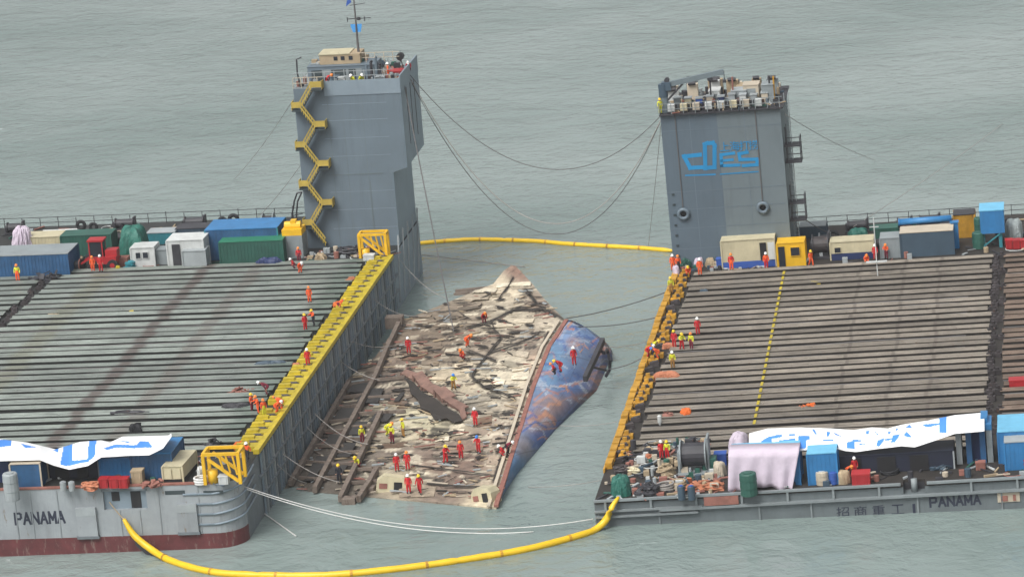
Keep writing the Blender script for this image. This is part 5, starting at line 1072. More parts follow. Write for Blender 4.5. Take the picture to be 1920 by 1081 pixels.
s = MB(); s.bar((-.9, 0, 3.9), (1.7, 0, 3.95), .08); s.bar((-.9, 0, 3.6), (-.9, 0, 4.1), .08); s.bar((1.0, 0, 3.6), (1.0, 0, 4.1), .08); s.cyl((.35, 0, 3.75), (.35, 0, 4.05), .2, 8); s.build('yard', 'dark_metal', o)
s = MB(); s.bar((-.5, 0, 5.4), (1.2, 0, 5.6), .06); s.build('yard', 'dark_metal', o)
s = MB(); s.poly([(-.95, 0, 5.3), (-.3, 0, 5.75), (-.4, 0, 6.1), (-.75, 0, 6.0)], (0, .04, 0)); s.build('pennant', 'suit_blue', o)
for i, (x, y) in enumerate(((688, 118), (697, 118), (706, 116), (713, 118))):
    u, w_ = LF.pv(x, y + 4, va + 3); s = MB(); hh = 1.6 + .4 * (i % 3); s.tube([(0, 0, 0), (0, 0, hh), (.15, 0, hh + .2)], .16, 8); o = s.build('vent_pipe', ('tower_grey', 'dark_metal')[i % 2], None); o.matrix_world = LF.M @ Matrix.Translation((u, va + 2.6, TW)); tag(o, 'upright vent pipe in a cluster beside tower deckhouse', 'vent', 'vent pipes on stair tower')
roof_box(LF, TW, 'red life raft box beside orange worker on tower roof', 727, 752, 127, 116, va + 3.5, 1.6, 'red', 'raft_box', 'box')
u, w_ = LF.pv(752, 122, va + 6); o = thing('searchlight', 'dark searchlight on a stand at tower roof corner', 'searchlight', LF, u, va + 6, TW)
for q in (-.35, .35): s = MB(); s.bar((q, 0, 0), (0, 0, 1.6), .09); s.build('leg', 'dark_metal', o)
s = MB(); s.cyl((0, -.4, 1.85), (0, .4, 1.85), .4, 12); s.build('lamp', 'black', o)
roof_box(LF, TW, 'white control locker by kneeling workers on stair tower', 634, 646, 150, 136, va + .7, .7, 'white', 'locker', 'locker'); roof_box(LF, TW, 'dark winch box near stair head on tower', 624, 634, 149, 134, va + 1.2, .8, 'slate', 'winch_box', 'box'); roof_box(LF, TW, 'white equipment chest at right of kneeling workers', 704, 720, 150, 138, va + .6, .8, 'mid_grey', 'chest', 'chest')
u, w_ = LF.pv(563, 160, va + .6); s = MB(); s.tube([(0, 0, 0), (-.2, 0, 1.6), (-.15, 0, 3.1), (.4, 0, 3.3)], .09, 6); o = s.build('davit', 'dark_metal', None); o.matrix_world = LF.M @ Matrix.Translation((u, va + .6, TW)); tag(o, 'thin hooked davit at the stair head of tower', 'davit')
railing(LB, LT[0] + 3.4, LT[1] + .9, va + 4.4, 1.0, 'beige_box', 1.0, TW2); railing(LB, LT[0] + .2, LT[1] + .9, va + .25, 1.1, 'mid_grey', 1.0, TW + .6); railing(LB, LT[0] + .2, LT[1] + .9, va + 10.4, 1.2, 'mid_grey', 1.1, TW)
rl = railing(LB, LT[0], LT[0] + 3.3, va + .1, .9, 'beige_box', 1.1, TW)
RW = RTW[4] + .16; vr = RTW[2]
GL = 'white machine cabinet in the front row on lettered tower'; GB = 'machine cabinet in the rear row on lettered tower'
for i in range(8):
    x = 1259 + i * 23.3; y = 214 - i * 1.6; u0, u1, h = dims(RF, x - 6.5, x + 6.5, y, y - 16, vr - .2)
    cm = ('white', 'cream', 'beige_box', 'white')[(i * 5) % 4]; o = thing('machine_cabinet', cm.split('_')[0] + ' machine cabinet in the front row on lettered tower', 'cabinet', RF, (u0 + u1) / 2, vr - .2, RW, 0, 'cabinets in front row'); a = (u1 - u0) / 2
    s = MB(); s.box(-a, a, 0, .8, .1, h); s.build('body', cm, o); s = MB(); s.box(-a - .25, a + .25, .85, 1.0, .0, h * .8); s.build('rack', 'dark_metal', o); s = MB(); s.box(-a, a, -.04, -.002, .1, h * .25); s.build('plinth', 'dark_metal', o)
for i in range(9):
    x = 1270 + i * 20.5; y = 194 - i * 1.4; mt = ('grey', 'cream', 'suit_blue', 'beige_box', 'navy', 'mid_grey', 'white', 'mid_grey', 'beige_box')[i]
    u0, u1, h = dims(RF, x - 6, x + 6, y + 6, y - 16 + (i * 7 % 5), vr + 2.2)
    o = thing('machine_cabinet', {'suit_blue': 'blue machine cabinet in the rear row on lettered tower', 'navy': 'navy machine cabinet in the rear row on lettered tower', 'cream': 'cream machine cabinet in the rear row on lettered tower', 'grey': 'dark grey machine cabinet in the rear row next to crane', 'beige_box': 'beige machine cabinet in the rear row on lettered tower', 'mid_grey': 'pale grey machine cabinet in the rear row on lettered tower', 'white': 'white machine cabinet in the rear row on lettered tower'}.get(mt, GB), 'cabinet', RF, (u0 + u1) / 2, vr + 2.2, RW, 0, 'cabinets in rear row'); a = (u1 - u0) / 2
    s = MB(); s.box(-a, a, 0, .9, 0, h * .85); s.build('body', mt, o); s = MB(); s.box(-a - .08, a + .08, -.06, 1.0, h * .85, h * .93); s.build('lid', 'mid_grey', o)
for x0, x1, yb, yt, dv, mt, lab in ((1395, 1424, 188, 158, 3.4, 'beige_box', 'beige deckhouse at the middle of lettered tower roof'), (1372, 1400, 190, 168, 3.0, 'mid_grey', 'grey machine house behind the crane jib tip'), (1430, 1452, 192, 160, 2.4, 'grey', 'grey machine house at the outer end of tower roof'), (1382, 1405, 172, 150, 5.2, 'tan', 'tan pallet stack high on lettered tower roof'), (1330, 1350, 188, 164, 3.2, 'white', 'white box behind rear cabinets on lettered tower')):
    roof_box(RF, RW, lab, x0, x1, yb, yt, vr + dv, 2.0, mt, 'machine_house', 'machine house')
for i in range(11):
    rr = random.Random(i + 60); u = RTW[0] + .9 + (i % 6) * 2.2 + rr.uniform(-.3, .3); v = vr + (6.4 if i < 6 else 8.6) - rr.uniform(0, .6); h = rr.uniform(.9, 1.9); a = rr.uniform(.45, .85); mt = ('tan', 'mid_grey', 'beige_box', 'white', 'grey', 'rust_plate')[rr.randrange(6)]
    o = thing('winch_unit', {'tan': 'tan', 'mid_grey': 'pale grey', 'beige_box': 'beige', 'white': 'white', 'grey': 'dark grey', 'rust_plate': 'rust red'}[mt] + ' boxy machine unit at the back of lettered tower roof', 'machine', RF, u, v, RW, 0, 'machine units at the back of lettered tower')
    s = MB(); s.box(-a, a, 0, .9, 0, h); s.build('body', mt, o); s = MB(); s.cyl((-a * .7, -.2, h + .2), (a * .7, -.2, h + .2), .22, 8); s.build('drum', 'dark_metal', o)
def crane():
    u, w_ = RF.pv(1247, 210, vr + .8); o = thing('deck_crane', 'grey deck crane with long jib on lettered tower', 'crane', RF, u, vr + .8, RW)
    s = MB(); s.cyl((0, 0, 0), (0, 0, 1.7), .45, 14); s.build('pedestal', 'tower_grey_r', o, False)
    s = MB(); s.cyl((0, 0, 1.7), (0, 0, 3.1), .5, 14); s.box(-.1, .9, -.4, .4, 2.4, 3.3); s.build('turret', 'slate', o)
    a = Vector((.4, 0, 3.0)); b_ = Vector((6.7, .2, 4.0)); s = MB(); s.bar(a, b_, .45, .55); s.build('jib', 'tower_grey_r', o)
    s = MB(); s.bar((.3, 0, 1.2), (2.2, 0, 3.0), .2); s.build('luffing_ram', 'dark_metal', o)
    s = MB(); s.bar(b_, b_ + Vector((0, 0, -.9)), .08); s.box(b_.x - .18, b_.x + .18, -.1, .4, b_.z - 1.2, b_.z - .9); s.build('hook', 'dark_metal', o)
    s = MB(); s.cyl((.5, -.2, 3.5), (.5, .3, 3.5), .28, 10); s.build('hoist', 'dark_metal', o)
crane()
for x, dv, lab in ((1375, 3.6, 'leaning rust brown pole nearer the jib tip'), (1444, 3.0, 'upright dark pole at outer corner of tower roof'), (1452, 2.6, 'orange yellow pole at the outer corner of tower roof'), (1333, 2.8, 'thin pole with black ball on lettered tower')):
    u, w_ = RF.pv(x, 190, vr + dv); s = MB(); s.tube([(0, 0, 0), (.1, 0, 2.8)], .1, 6)
    if x == 1333: s.torus((.1, 0, 2.9), (0, 1, 0), .12, .2, 10, 6)
    o = s.build('signal_pole', ('rust_plate', 'dark_metal', 'orange_yellow', 'dark_metal')[[1375, 1444, 1452, 1333].index(x)], None); o.matrix_world = RF.M @ Matrix.Translation((u, vr + dv, RW)); tag(o, lab, 'pole')
# ------------------------------------------------------------------ booms, wires and ropes
def water_tube(name, label, cat, pts, r, mat, seed=1, n=120):
    P3 = [PZ(*p) for p in pts]; q = []; L_ = [0]
    for a, b_ in zip(P3, P3[1:]): L_.append(L_[-1] + (b_ - a).length)
    def cr(t):
        i = max(0, min(len(P3) - 2, int(np.searchsorted(L_, t) - 1))); f = (t - L_[i]) / (L_[i + 1] - L_[i]); p0, p1, p2, p3 = P3[max(i - 1, 0)], P3[i], P3[i + 1], P3[min(i + 2, len(P3) - 1)]
        return .5 * ((2 * p1) + (p2 - p0) * f + (2 * p0 - 5 * p1 + 4 * p2 - p3) * f * f + (3 * p1 - p0 - 3 * p2 + p3) * f ** 3)
    rg = random.Random(seed); path = [cr(L_[-1] * i / n) for i in range(n + 1)]; rad = [r * (1 + .03 * math.sin(i * .9) + rg.uniform(-.02, .02)) * (.8 if i % 40 == 0 and i else 1) * min(1, .45 + .12 * i, .45 + .12 * (n - i)) for i in range(n + 1)]
    s = MB(); s.tube(path, rad, 10); o = s.build(name, mat, None, True)
    for i in range(14, n - 8, 15):
        s = MB(); d = (path[i + 1] - path[i]).normalized(); s.cyl(path[i] - d * .12, path[i] + d * .12, r * 1.1, 10); s.build('joint', 'orange_yellow', o)
    s = MB(); s.grid([[q_ + Vector((0, 0, -.02)) for q_ in path[4:-10]], [q_ + Vector((0, 0, -.9)) for q_ in path[4:-10]]]); s.build('skirt', 'dark_metal', o)
    return tag(o, label, cat)
o = water_tube('oil_boom', 'long yellow oil boom floating in front from hull to hull', 'boom', [(232, 972, LF.pt(0, 0, LF.pv(232, 972, -.5)[1]).z), (252, 1003, LF.pt(0, 0, LF.pv(252, 1003, -.9)[1]).z), (285, 1030, LF.pt(0, 0, LF.pv(285, 1030, -1.6)[1]).z), (320, 1050, .2), (380, 1068, .2), (450, 1076, .2), (600, 1078, .2), (750, 1065, .2), (900, 1044, .2), (1000, 1026, .2), (1090, 1002, .2), (1116, 992, .2)] + [(x, y, RF.pt(0, 0, RF.pv(x, y, -.55)[1]).z) for x, y in ((1136, 974), (1147, 950))] + [(1160, 931, RF.pt(0, 0, RF.pv(1160, 931, .1)[1]).z)], .32, 'boom_yellow')
water_tube('oil_boom', 'yellow oil boom floating in the distance between two towers', 'boom', [(772, 458, .15), (800, 455, .15), (850, 451, .15), (900, 449, .15), (1000, 452, .15), (1060, 457, .15), (1130, 461, .15), (1200, 465, .15), (1262, 470, .15)], .27, 'boom_yellow', 2)
def line(label, A, B, sag, r, mat, name='cable', cat='cable', group=None, n=40):
    s = MB(); A, B = Vector(A), Vector(B); s.tube([A.lerp(B, i / n) - Vector((0, 0, sag * 4 * (i / n) * (1 - i / n))) for i in range(n + 1)], r, 6); o = s.build(name, mat, None, True); return tag(o, label, cat, group)
TL = LF.pt(LT[1] + 1.1, LT[2] + 6, LT[4] + .5); TR = RF.pt(RTW[0], RTW[2] + 1, RTW[4] - .2)
line('slack dark wire hanging between the two towers, upper one', TL, TR, 8.5, .045, 'wire'); line('slack pale wire hanging low between the two towers', TL, TR + Vector((0, 0, -.4)), 14.5, .05, 'rope'); line('second slack wire hanging lowest between two towers', TL + Vector((0, .8, -.5)), TR + Vector((0, .6, -.5)), 15.6, .045, 'wire')
line('taut dark wire from stair tower roof down to wreck', LF.pt(LT[1] + 1.1, LT[2] + 4, LT[4] + .8), SF.pt(*wl(851, 622, wz(851, 622) + .2)), .6, .06, 'wire')
def hull_rope(label, a, b_, sag, r=.04, mat='rope', cat='rope'): line(label, PZ(*a), PZ(*b_), sag, r, mat, 'mooring_rope', cat)
hull_rope('white mooring rope from left barge corner to right barge, upper one', (440, 905, 5.2), (1112, 972, 1.0), 2.3, .045, 'white_rope')
hull_rope('white mooring rope from left barge corner dipping into water', (440, 908, 5.0), (1000, 996, .1), 1.6, .045, 'white_rope')
hull_rope('white rope hanging from left barge corner to splash', (470, 885, 4.6), (492, 950, .1), .4, .06, 'white_rope'); hull_rope('white rope trailing in water past left barge corner', (490, 958, .15), (555, 1004, .05), 0, .06, 'white_rope')
hull_rope('dark wire from right barge to the wreck bow', (1247, 548, 2.7), (1060, 597, 3.7), .3, .05, 'wire'); hull_rope('dark wire from right barge to blue hull shoulder', (1229, 595, 2.7), (1080, 612, 3.3), .3, .05, 'wire'); hull_rope('dark wire from right guides to bilge fin', (1201, 672, 2.7), (1138, 692, 2.0), .2, .05, 'wire')
hull_rope('tan rope slung from side ribs to inner wreck girder', (640, 678, 3.5), (712, 712, 2.2), .3); hull_rope('tan rope slung from side ribs over wreck frames', (590, 775, 3.2), (690, 832, 1.6), .6); hull_rope('long tan rope from left corner to the black clad worker', (530, 850, 3.8), (636, 903, 1.2), .4)
hull_rope('tan rope from the boom end to hull gallery', (205, 940, LF.pt(0, 0, LF.pv(205, 940, -.1)[1]).z), (234, 974, LF.pt(0, 0, LF.pv(234, 974, -.5)[1]).z), .1, .05, 'tan'); hull_rope('pale rope lying across water below the stair tower', (770, 475, .3), (985, 500, .1), 0, .05, 'rope')
line('thin wire from ladder platform to aft winch', RF.pt(14.4, 80.8, 4.2), RF.pt(18, 85, .9), .3, .05, 'wire')
hull_rope('far thin mooring wire off stair tower left side', (560, 170, 23.5), (440, 335, .1), .5, .03, 'rope'); hull_rope('far thin mooring wire behind right barge', (1600, 425, 3.5), (1880, 232, .1), .3, .03, 'rope')
for i, (a, b_, sg) in enumerate((((570, 300, 15), (470, 420, .1), .4), ((1472, 214, 19), (1640, 300, .1), .4), ((1240, 225, 18), (1215, 466, .1), .3), ((1124, 900, 2.5), (990, 912, .05), .2), ((1213, 640, 2.7), (1132, 650, 3.8), .2), ((1157, 790, 2.7), (1050, 797, .5), .2), ((575, 800, 3), (660, 850, 1.2), .5), ((660, 640, 4.5), (760, 640, 2.6), .6), ((700, 560, 5), (800, 590, 2.8), .8), ((745, 480, 5), (840, 560, 3.2), .8), ((520, 870, 4.5), (575, 905, .8), .3))):
    hull_rope(('thin stay wire from stair tower to the sea', 'thin stay wire from lettered tower to the open sea', 'thin wire from lettered tower corner to far boom', 'slack wire from right barge corner toward wreck end', 'wire from orange guides to the bilge fin top', 'wire from orange guides to lower blue hull', 'lifting wire from left guides to dark frames', 'lifting wire from left guides to upper plating', 'lifting wire from left guides to wreck shoulder', 'lifting wire from tower foot to wreck bow', 'short lifting wire near the left barge corner')[i], a, b_, sg, .03, 'rope')
# ------------------------------------------------------------------ workers
JN = {  # joints: name: (x, y, z, radius); the figure faces -y, height about 1.75
 'pelvis': (0, 0, .95, .16), 'belly': (0, 0, 1.10, .155), 'chest': (0, 0, 1.32, .18), 'neck': (0, 0, 1.49, .075), 'head': (0, -.02, 1.60, .105), 'crown': (0, -.01, 1.70, .095),
 'shL': (.19, 0, 1.42, .085), 'elL': (.25, .03, 1.15, .065), 'wrL': (.25, -.06, .92, .05), 'haL': (.25, -.08, .82, .05), 'shR': (-.19, 0, 1.42, .085), 'elR': (-.25, .03, 1.15, .065), 'wrR': (-.25, -.06, .92, .05), 'haR': (-.25, -.08, .82, .05),
 'hiL': (.10, 0, .90, .13), 'knL': (.11, -.02, .50, .09), 'anL': (.12, .02, .10, .07), 'toL': (.13, -.16, .05, .06), 'hiR': (-.10, 0, .90, .13), 'knR': (-.11, -.02, .50, .09), 'anR': (-.12, .02, .10, .07), 'toR': (-.13, -.16, .05, .06)}
BONES = [('pelvis', 'belly', 1), ('belly', 'chest', 0), ('chest', 'neck', 0), ('neck', 'head', 2), ('head', 'crown', 2), ('chest', 'shL', 0), ('shL', 'elL', 0), ('elL', 'wrL', 0), ('wrL', 'haL', 2), ('chest', 'shR', 0), ('shR', 'elR', 0), ('elR', 'wrR', 0), ('wrR', 'haR', 2), ('pelvis', 'hiL', 1), ('hiL', 'knL', 1), ('knL', 'anL', 1), ('anL', 'toL', 3), ('pelvis', 'hiR', 1), ('hiR', 'knR', 1), ('knR', 'anR', 1), ('anR', 'toR', 3)]
UPPER = {'belly', 'chest', 'neck', 'head', 'crown', 'shL', 'elL', 'wrL', 'haL', 'shR', 'elR', 'wrR', 'haR'}
def pose(bend=0., drop=0., **mv):
    J = {}
    for k, (x, y, z, r) in JN.items():
        p = Vector((x, y, z))
        if k in UPPER and bend:
            q = p - Vector((0, 0, .95)); p = Vector((0, 0, .95)) + Matrix.Rotation(bend, 3, 'X') @ q
        J[k] = [p, r]
    for k, d in mv.items(): J[k][0] = J[k][0] + Vector(d)
    if drop:
        for k in J:
            if k in UPPER or k in ('pelvis', 'hiL', 'hiR'): J[k][0].z -= drop
    return J
POSES = {'stand': pose(), 'walk': pose(.06, knL=(0, -.16, .02), anL=(0, -.22, .02), toL=(0, -.22, .03), knR=(0, .03, 0), anR=(0, .26, .03), toR=(0, .26, 0), elL=(0, .1, 0), wrL=(0, .16, .03), haL=(0, .18, .04), elR=(0, -.1, 0), wrR=(0, -.2, .06), haR=(0, -.24, .08)),
 'bend': pose(1.0, .06, pelvis=(0, .14, 0), hiL=(0, .14, 0), hiR=(0, .14, 0), belly=(0, .12, 0), chest=(0, .08, 0), wrL=(-.05, -.08, -.22), wrR=(.05, -.08, -.22), haL=(-.08, -.1, -.3), haR=(.08, -.1, -.3), elL=(0, -.06, -.12), elR=(0, -.06, -.12), knL=(0, -.07, 0), knR=(0, -.07, 0)),
 'crouch': pose(.55, .45, knL=(.06, -.34, .0), knR=(-.06, -.34, -.02), wrL=(-.05, -.22, .1), wrR=(.05, -.22, .1), haL=(-.07, -.3, .12), haR=(.07, -.3, .12), elL=(0, -.12, 0), elR=(0, -.12, 0)),
 'reach': pose(.2, 0, elR=(-.02, -.16, .08), wrR=(.04, -.38, .3), haR=(.05, -.48, .36), elL=(.02, -.14, .06), wrL=(-.02, -.34, .22), haL=(-.04, -.44, .26), knL=(0, -.06, 0), anL=(.03, -.05, 0), toL=(.03, -.05, 0), anR=(-.03, .1, 0), toR=(-.03, .1, 0))}
BODY, HEADP = {}, {}
def make_body(nm):
    J = POSES[nm]; names = list(J); me = bpy.data.meshes.new('body'); me.from_pydata([tuple(J[k][0]) for k in names], [(names.index(a), names.index(b_)) for a, b_, _ in BONES], [])
    o = bpy.data.objects.new('body', me); col.objects.link(o); sk = o.modifiers.new('skin', 'SKIN'); sk.use_smooth_shade = True
    for i, k in enumerate(names):
        r = J[k][1]; me.skin_vertices[0].data[i].radius = (r, r * (.78 if k in ('chest', 'belly', 'pelvis') else 1)); me.skin_vertices[0].data[i].use_root = (k == 'pelvis')
    sb = o.modifiers.new('sub', 'SUBSURF'); sb.levels = 1
    dg = bpy.context.evaluated_depsgraph_get(); dg.update(); out = bpy.data.meshes.new_from_object(o.evaluated_get(dg)); bpy.data.objects.remove(o)
    out.materials.clear()
    for m_ in ('suit_orange', 'suit_orange', 'skin', 'boots'): out.materials.append(MATS[m_])
    for p in out.polygons:
        best = (9, 0)
        for a, b_, mi in BONES:
            A, B = J[a][0], J[b_][0]; d = B - A; t = max(0, min(1, (p.center - A).dot(d) / d.length_squared)); dd = (p.center - (A + d * t)).length
            if dd < best[0]: best = (dd, mi)
        p.material_index = best[1]; p.use_smooth = True
    hx = (J['crown'][0] - J['neck'][0]).normalized(); HEADP[nm] = (J['crown'][0] + hx * -.0, hx); BODY[nm] = out
for nm in POSES: make_body(nm)
hm = MB(); hm.tube([(0, 0, -.06), (0, 0, -.04), (0, 0, .04), (0, 0, .10), (0, 0, .14)], [.17, .135, .13, .09, .02], 12); hm.poly([(-.12, -.1, -.055), (.12, -.1, -.055), (.09, -.22, -.06), (-.09, -.22, -.06)], (0, 0, .02)); HATM = hm.mesh('hard_hat', 'hat_white')
for p in HATM.polygons: p.use_smooth = True
def person(x, y, where, ps, top, legs, hat, face, label, group=None):
    if where == 'S': p = PZ(x, y, wz(x, y) + .05)
    elif where == 'B': p = PZ(x, y, 3.3)
    elif where in ('L', 'R'):
        fr = LF if where == 'L' else RF; u, v = fr.px(x, y, .3); p = fr.pt(u, v, .3 if V0 < v < V1 else .02)
    else:
        fr, v, w0 = {'TL': (LF, va, TW), 'TR': (RF, vr, RW)}[where[:2]]; v += float(where[2:]); u, _ = fr.pv(x, y, v); p = fr.pt(u, v, w0)
    o = link('person', BODY[ps]); o.location = p; o.rotation_euler = (0, 0, R(face)); k = random.uniform(.97, 1.06); o.scale = (k * 1.08, k * 1.08, k)
    for i, m_ in ((0, top), (1, legs)): o.material_slots[i].link = 'OBJECT'; o.material_slots[i].material = MATS['suit_' + m_]
    h = link('hard_hat', HATM, o); c, ax = HEADP[ps]; h.location = c + ax * .02; h.rotation_euler = ax.to_track_quat('Z', 'Y').to_euler() if False else (math.atan2(-ax.y, ax.z) * 1.0, 0, 0)
    h.material_slots[0].link = 'OBJECT'; h.material_slots[0].material = MATS['hat_' + hat]
    return tag(o, label, 'person', group)
G1, G2, G3 = 'workers on the wreck', 'workers on the left deck', 'workers on the right deck'
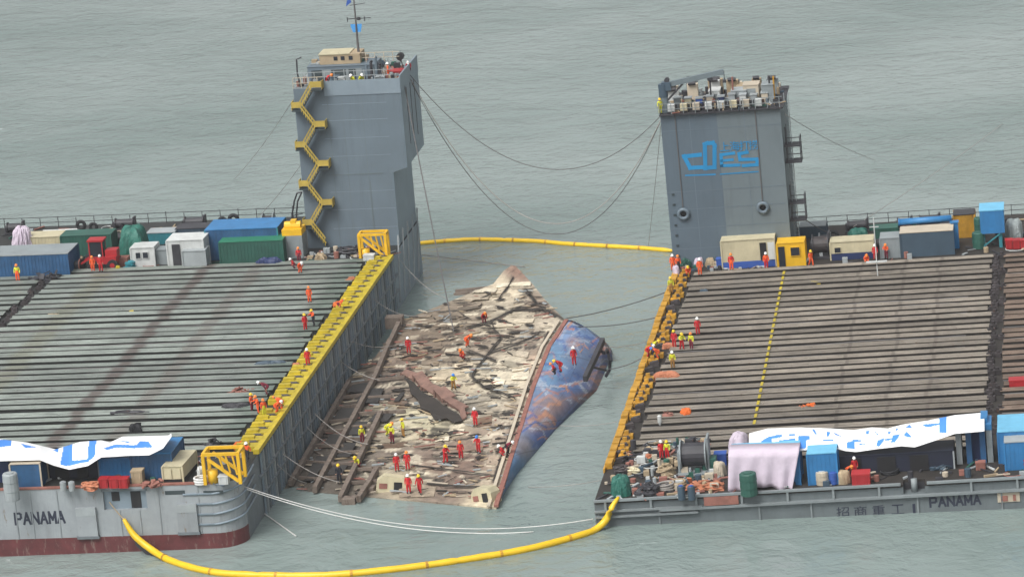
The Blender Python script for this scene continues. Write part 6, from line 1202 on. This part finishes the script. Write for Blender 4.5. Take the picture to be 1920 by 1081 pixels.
for a in [
 (581, 567, 'L', 'stand', 'orange', 'orange', 'orange', 20, 'worker all in orange standing alone on far left deck', G2), (637, 583, 'L', 'bend', 'orange', 'maroon', 'yellow', 90, 'orange worker bending over near the yellow guides', G2),
 (573, 619, 'L', 'stand', 'red', 'red', 'yellow', 40, 'worker in red with yellow helmet beside an orange colleague', G2), (589, 610, 'L', 'reach', 'orange', 'dark', 'yellow', -50, 'worker in orange jacket and dark trousers beside red colleague', G2), (578, 686, 'L', 'stand', 'red', 'red', 'white', 10, 'lone worker in red with white helmet near orange buoy', G2),
 (473, 770, 'L', 'stand', 'orange', 'maroon', 'yellow', 70, 'worker in orange with yellow helmet and maroon trousers in group', G2), (501, 740, 'L', 'bend', 'maroon', 'maroon', 'white', -80, 'worker in maroon with white helmet behind orange group', G2), (485, 775, 'L', 'reach', 'orange', 'orange', 'orange', -60, 'orange worker facing the one in green trousers', G2), (496, 781, 'L', 'stand', 'orange', 'yellow', 'orange', 30, 'worker in orange jacket with yellow green trousers', G2), (519, 775, 'L', 'bend', 'orange', 'orange', 'white', 60, 'orange worker stooping next to yellow guides, white helmet', G2), (529, 768, 'L', 'bend', 'orange', 'orange', 'orange', -100, 'orange worker stooping at yellow guides, orange helmet', G2),
 (465, 858, 'L', 'walk', 'orange', 'dark', 'white', -30, 'worker in orange jacket and dark trousers by fairlead frame', None),
 (175, 509, 'L', 'stand', 'orange', 'orange', 'orange', 0, 'worker all in orange standing before the red loader', None), (190, 509, 'L', 'stand', 'red', 'red', 'white', 0, 'worker in red standing before the red loader', None), (34, 527, 'L', 'stand', 'yellow', 'orange', 'orange', 0, 'worker in yellow vest and orange trousers by blue container', None), (123, 510, 'L', 'reach', 'red', 'red', 'white', 40, 'worker in red at the end of long blue container', None), (563, 512, 'L', 'bend', 'orange', 'orange', 'white', 30, 'orange worker stooping near the stair tower foot', None), (553, 503, 'L', 'crouch', 'red', 'maroon', 'white', -70, 'worker in red crouching near green container end', None), (561, 488, 'L', 'stand', 'red', 'maroon', 'orange', 0, 'worker in red behind the stooping orange worker', None),
 (767, 663, 'S', 'stand', 'red', 'red', 'white', 0, 'worker in red, white helmet, alone on upper left wreck', G1), (908, 606, 'S', 'bend', 'red', 'maroon', 'orange', 20, 'worker in dark red stooping high on the wreck', G1), (876, 650, 'S', 'bend', 'orange', 'orange', 'orange', 50, 'orange worker bending on the wreck, upper of a pair', G1), (870, 673, 'S', 'crouch', 'orange', 'red', 'orange', -40, 'orange worker crouching on wreck, lower of a pair', G1), (851, 731, 'S', 'reach', 'yellow', 'brown', 'blue', 30, 'worker in yellow and brown with blue helmet on wreck', G1),
 (1077, 684, 'B', 'stand', 'red', 'red', 'white', 20, 'worker in red standing on the blue hull', G1), (1052, 697, 'B', 'bend', 'red', 'red', 'yellow', -60, 'worker in red bending over on the blue hull', G1), (1042, 701, 'B', 'crouch', 'red', 'dark', 'orange', -90, 'worker crouching on blue hull with dark trousers', G1),
 (892, 798, 'S', 'stand', 'red', 'red', 'white', -20, 'worker in red, white helmet, below the torn plate', G1), (680, 830, 'S', 'stand', 'yellow', 'maroon', 'yellow', 10, 'worker in yellow jacket and maroon trousers amid girders', G1), (726, 816, 'S', 'bend', 'yellow', 'yellow', 'orange', 60, 'yellow clad worker with orange helmet bending in trio', G1), (736, 830, 'S', 'stand', 'yellow', 'maroon', 'yellow', -30, 'yellow jacket worker with yellow helmet in trio', G1), (757, 819, 'S', 'stand', 'yellow', 'brown', 'yellow', -60, 'worker in yellow with brown trousers right of trio', G1),
 (836, 868, 'S', 'reach', 'red', 'red', 'yellow', 40, 'worker in red with yellow helmet on brown plating', G1), (865, 860, 'S', 'stand', 'red', 'red', 'orange', 0, 'worker in red with orange helmet on brown plating', G1), (898, 849, 'S', 'reach', 'red', 'red', 'blue', -20, 'worker in red with blue helmet on brown plating', G1), (745, 883, 'S', 'stand', 'red', 'red', 'white', 10, 'worker in red, left of a pair, white helmet', G1), (765, 881, 'S', 'stand', 'red', 'red', 'orange', -10, 'worker in red, right of a pair, orange helmet', G1), (767, 924, 'S', 'stand', 'red', 'red', 'white', 0, 'worker in red by the cream block at water edge', G1), (788, 925, 'S', 'walk', 'red', 'red', 'yellow', -10, 'worker in red, yellow helmet, at water edge', G1), (945, 855, 'S', 'crouch', 'red', 'red', 'white', -70, 'worker in red crouching at the hull edge', G1), (952, 851, 'S', 'bend', 'maroon', 'dark', 'white', 60, 'worker in maroon leaning at the hull edge', G1), (637, 905, 'S', 'stand', 'dark', 'dark', 'yellow', 0, 'worker in black with yellow helmet on dark frames', G1), (674, 877, 'S', 'crouch', 'yellow', 'maroon', 'yellow', -40, 'yellow jacket worker crouching by the dark frames', G1),
 (1259, 551, 'R', 'stand', 'yellow', 'brown', 'yellow', 0, 'worker in yellow at far end of orange guides', G3), (1309, 628, 'R', 'stand', 'red', 'red', 'white', 10, 'worker in red, white helmet, standing behind row', G3), (1265, 652, 'R', 'stand', 'red', 'red', 'yellow', -20, 'worker in red at the end of standing row', G3), (1279, 656, 'R', 'reach', 'yellow', 'red', 'yellow', 20, 'worker in yellow and red in middle of standing row', G3), (1297, 655, 'R', 'stand', 'yellow', 'maroon', 'orange', -30, 'worker in yellow at right of standing row', G3), (1262, 691, 'R', 'stand', 'yellow', 'brown', 'white', 0, 'lone worker in yellow with white helmet on beams', G3), (1215, 670, 'R', 'bend', 'red', 'red', 'white', 70, 'worker in red bending at the orange guides', G3), (1226, 660, 'R', 'bend', 'yellow', 'blue', 'yellow', 60, 'worker in yellow and blue bending at guides', G3), (1234, 673, 'R', 'bend', 'orange', 'orange', 'blue', -70, 'worker in orange with blue helmet at guides', G3), (1241, 860, 'R', 'stand', 'red', 'red', 'white', 20, 'worker in red standing beside yellow one by winch', None), (1252, 860, 'R', 'stand', 'yellow', 'red', 'yellow', -20, 'worker in yellow and red trousers by winch', None),
 (1262, 503, 'R', 'stand', 'orange', 'orange', 'white', 0, 'orange worker at inner corner of lettered tower', G3), (1272, 505, 'R', 'stand', 'orange', 'dark', 'orange', 20, 'orange worker in dark trousers at tower corner', G3), (1291, 517, 'R', 'crouch', 'orange', 'orange', 'yellow', 0, 'orange worker crouching by green net heap', G3), (1313, 516, 'R', 'stand', 'orange', 'orange', 'white', 10, 'orange worker, white helmet, before lettered tower', G3), (1372, 507, 'R', 'stand', 'red', 'orange', 'orange', 0, 'worker in red top in front of cream container', G3), (1437, 500, 'R', 'stand', 'orange', 'red', 'white', 0, 'orange worker at the cream container doorway', G3), (1521, 499, 'R', 'walk', 'orange', 'orange', 'yellow', 30, 'orange worker walking past the yellow cabin', G3), (1641, 483, 'R', 'stand', 'red', 'red', 'white', 0, 'worker in red beside thin white mast', G3), (1662, 481, 'R', 'reach', 'orange', 'maroon', 'orange', -20, 'orange worker reaching by thin white mast', G3), (1624, 490, 'R', 'crouch', 'orange', 'orange', 'orange', 10, 'orange worker crouching before cream generator', G3),
 (1603, 886, 'R', 'stand', 'red', 'red', 'white', 0, 'worker in red under the edge of right banner', None), (1588, 892, 'R', 'bend', 'orange', 'dark', 'orange', 40, 'orange worker stooping beside blue square container', None),
 (665, 150, 'TL.5', 'crouch', 'yellow', 'yellow', 'white', -50, 'yellow worker kneeling on stair tower roof, left one', 'tower crew'), (675, 148, 'TL.6', 'crouch', 'yellow', 'yellow', 'white', 40, 'yellow worker kneeling on stair tower roof, right one', 'tower crew'), (727, 126, 'TL3.0', 'stand', 'orange', 'orange', 'white', -90, 'orange worker standing on the stair tower roof', 'tower crew'), (613, 152, 'TL.5', 'bend', 'red', 'maroon', 'orange', 60, 'worker in red bending at the stair head', 'tower crew'), (766, 122, 'TL6.4', 'crouch', 'red', 'maroon', 'white', 0, 'worker in red crouching at tower roof corner', 'tower crew'), (1238, 208, 'TR-.1', 'stand', 'yellow', 'yellow', 'yellow', 30, 'worker in yellow at lettered tower roof corner', 'tower crew')]:
    person(*a)
# ------------------------------------------------------------------ damp air over the sea
def haze():
    m = bpy.data.materials.new('haze'); m.use_nodes = True; t = m.node_tree; t.nodes.remove(t.nodes['Principled BSDF']); v = N(t, 'ShaderNodeVolumePrincipled'); v.inputs['Color'].default_value = (.93, .95, .96, 1); v.inputs['Density'].default_value = .00012; v.inputs['Anisotropy'].default_value = .2
    t.links.new(v.outputs[0], t.nodes['Material Output'].inputs['Volume']); MATS['haze'] = m
    s = MB(); s.box(-2500, 2500, -600, 5000, -9, 112); o = s.build('haze', 'haze'); o['kind'] = 'stuff'
haze()
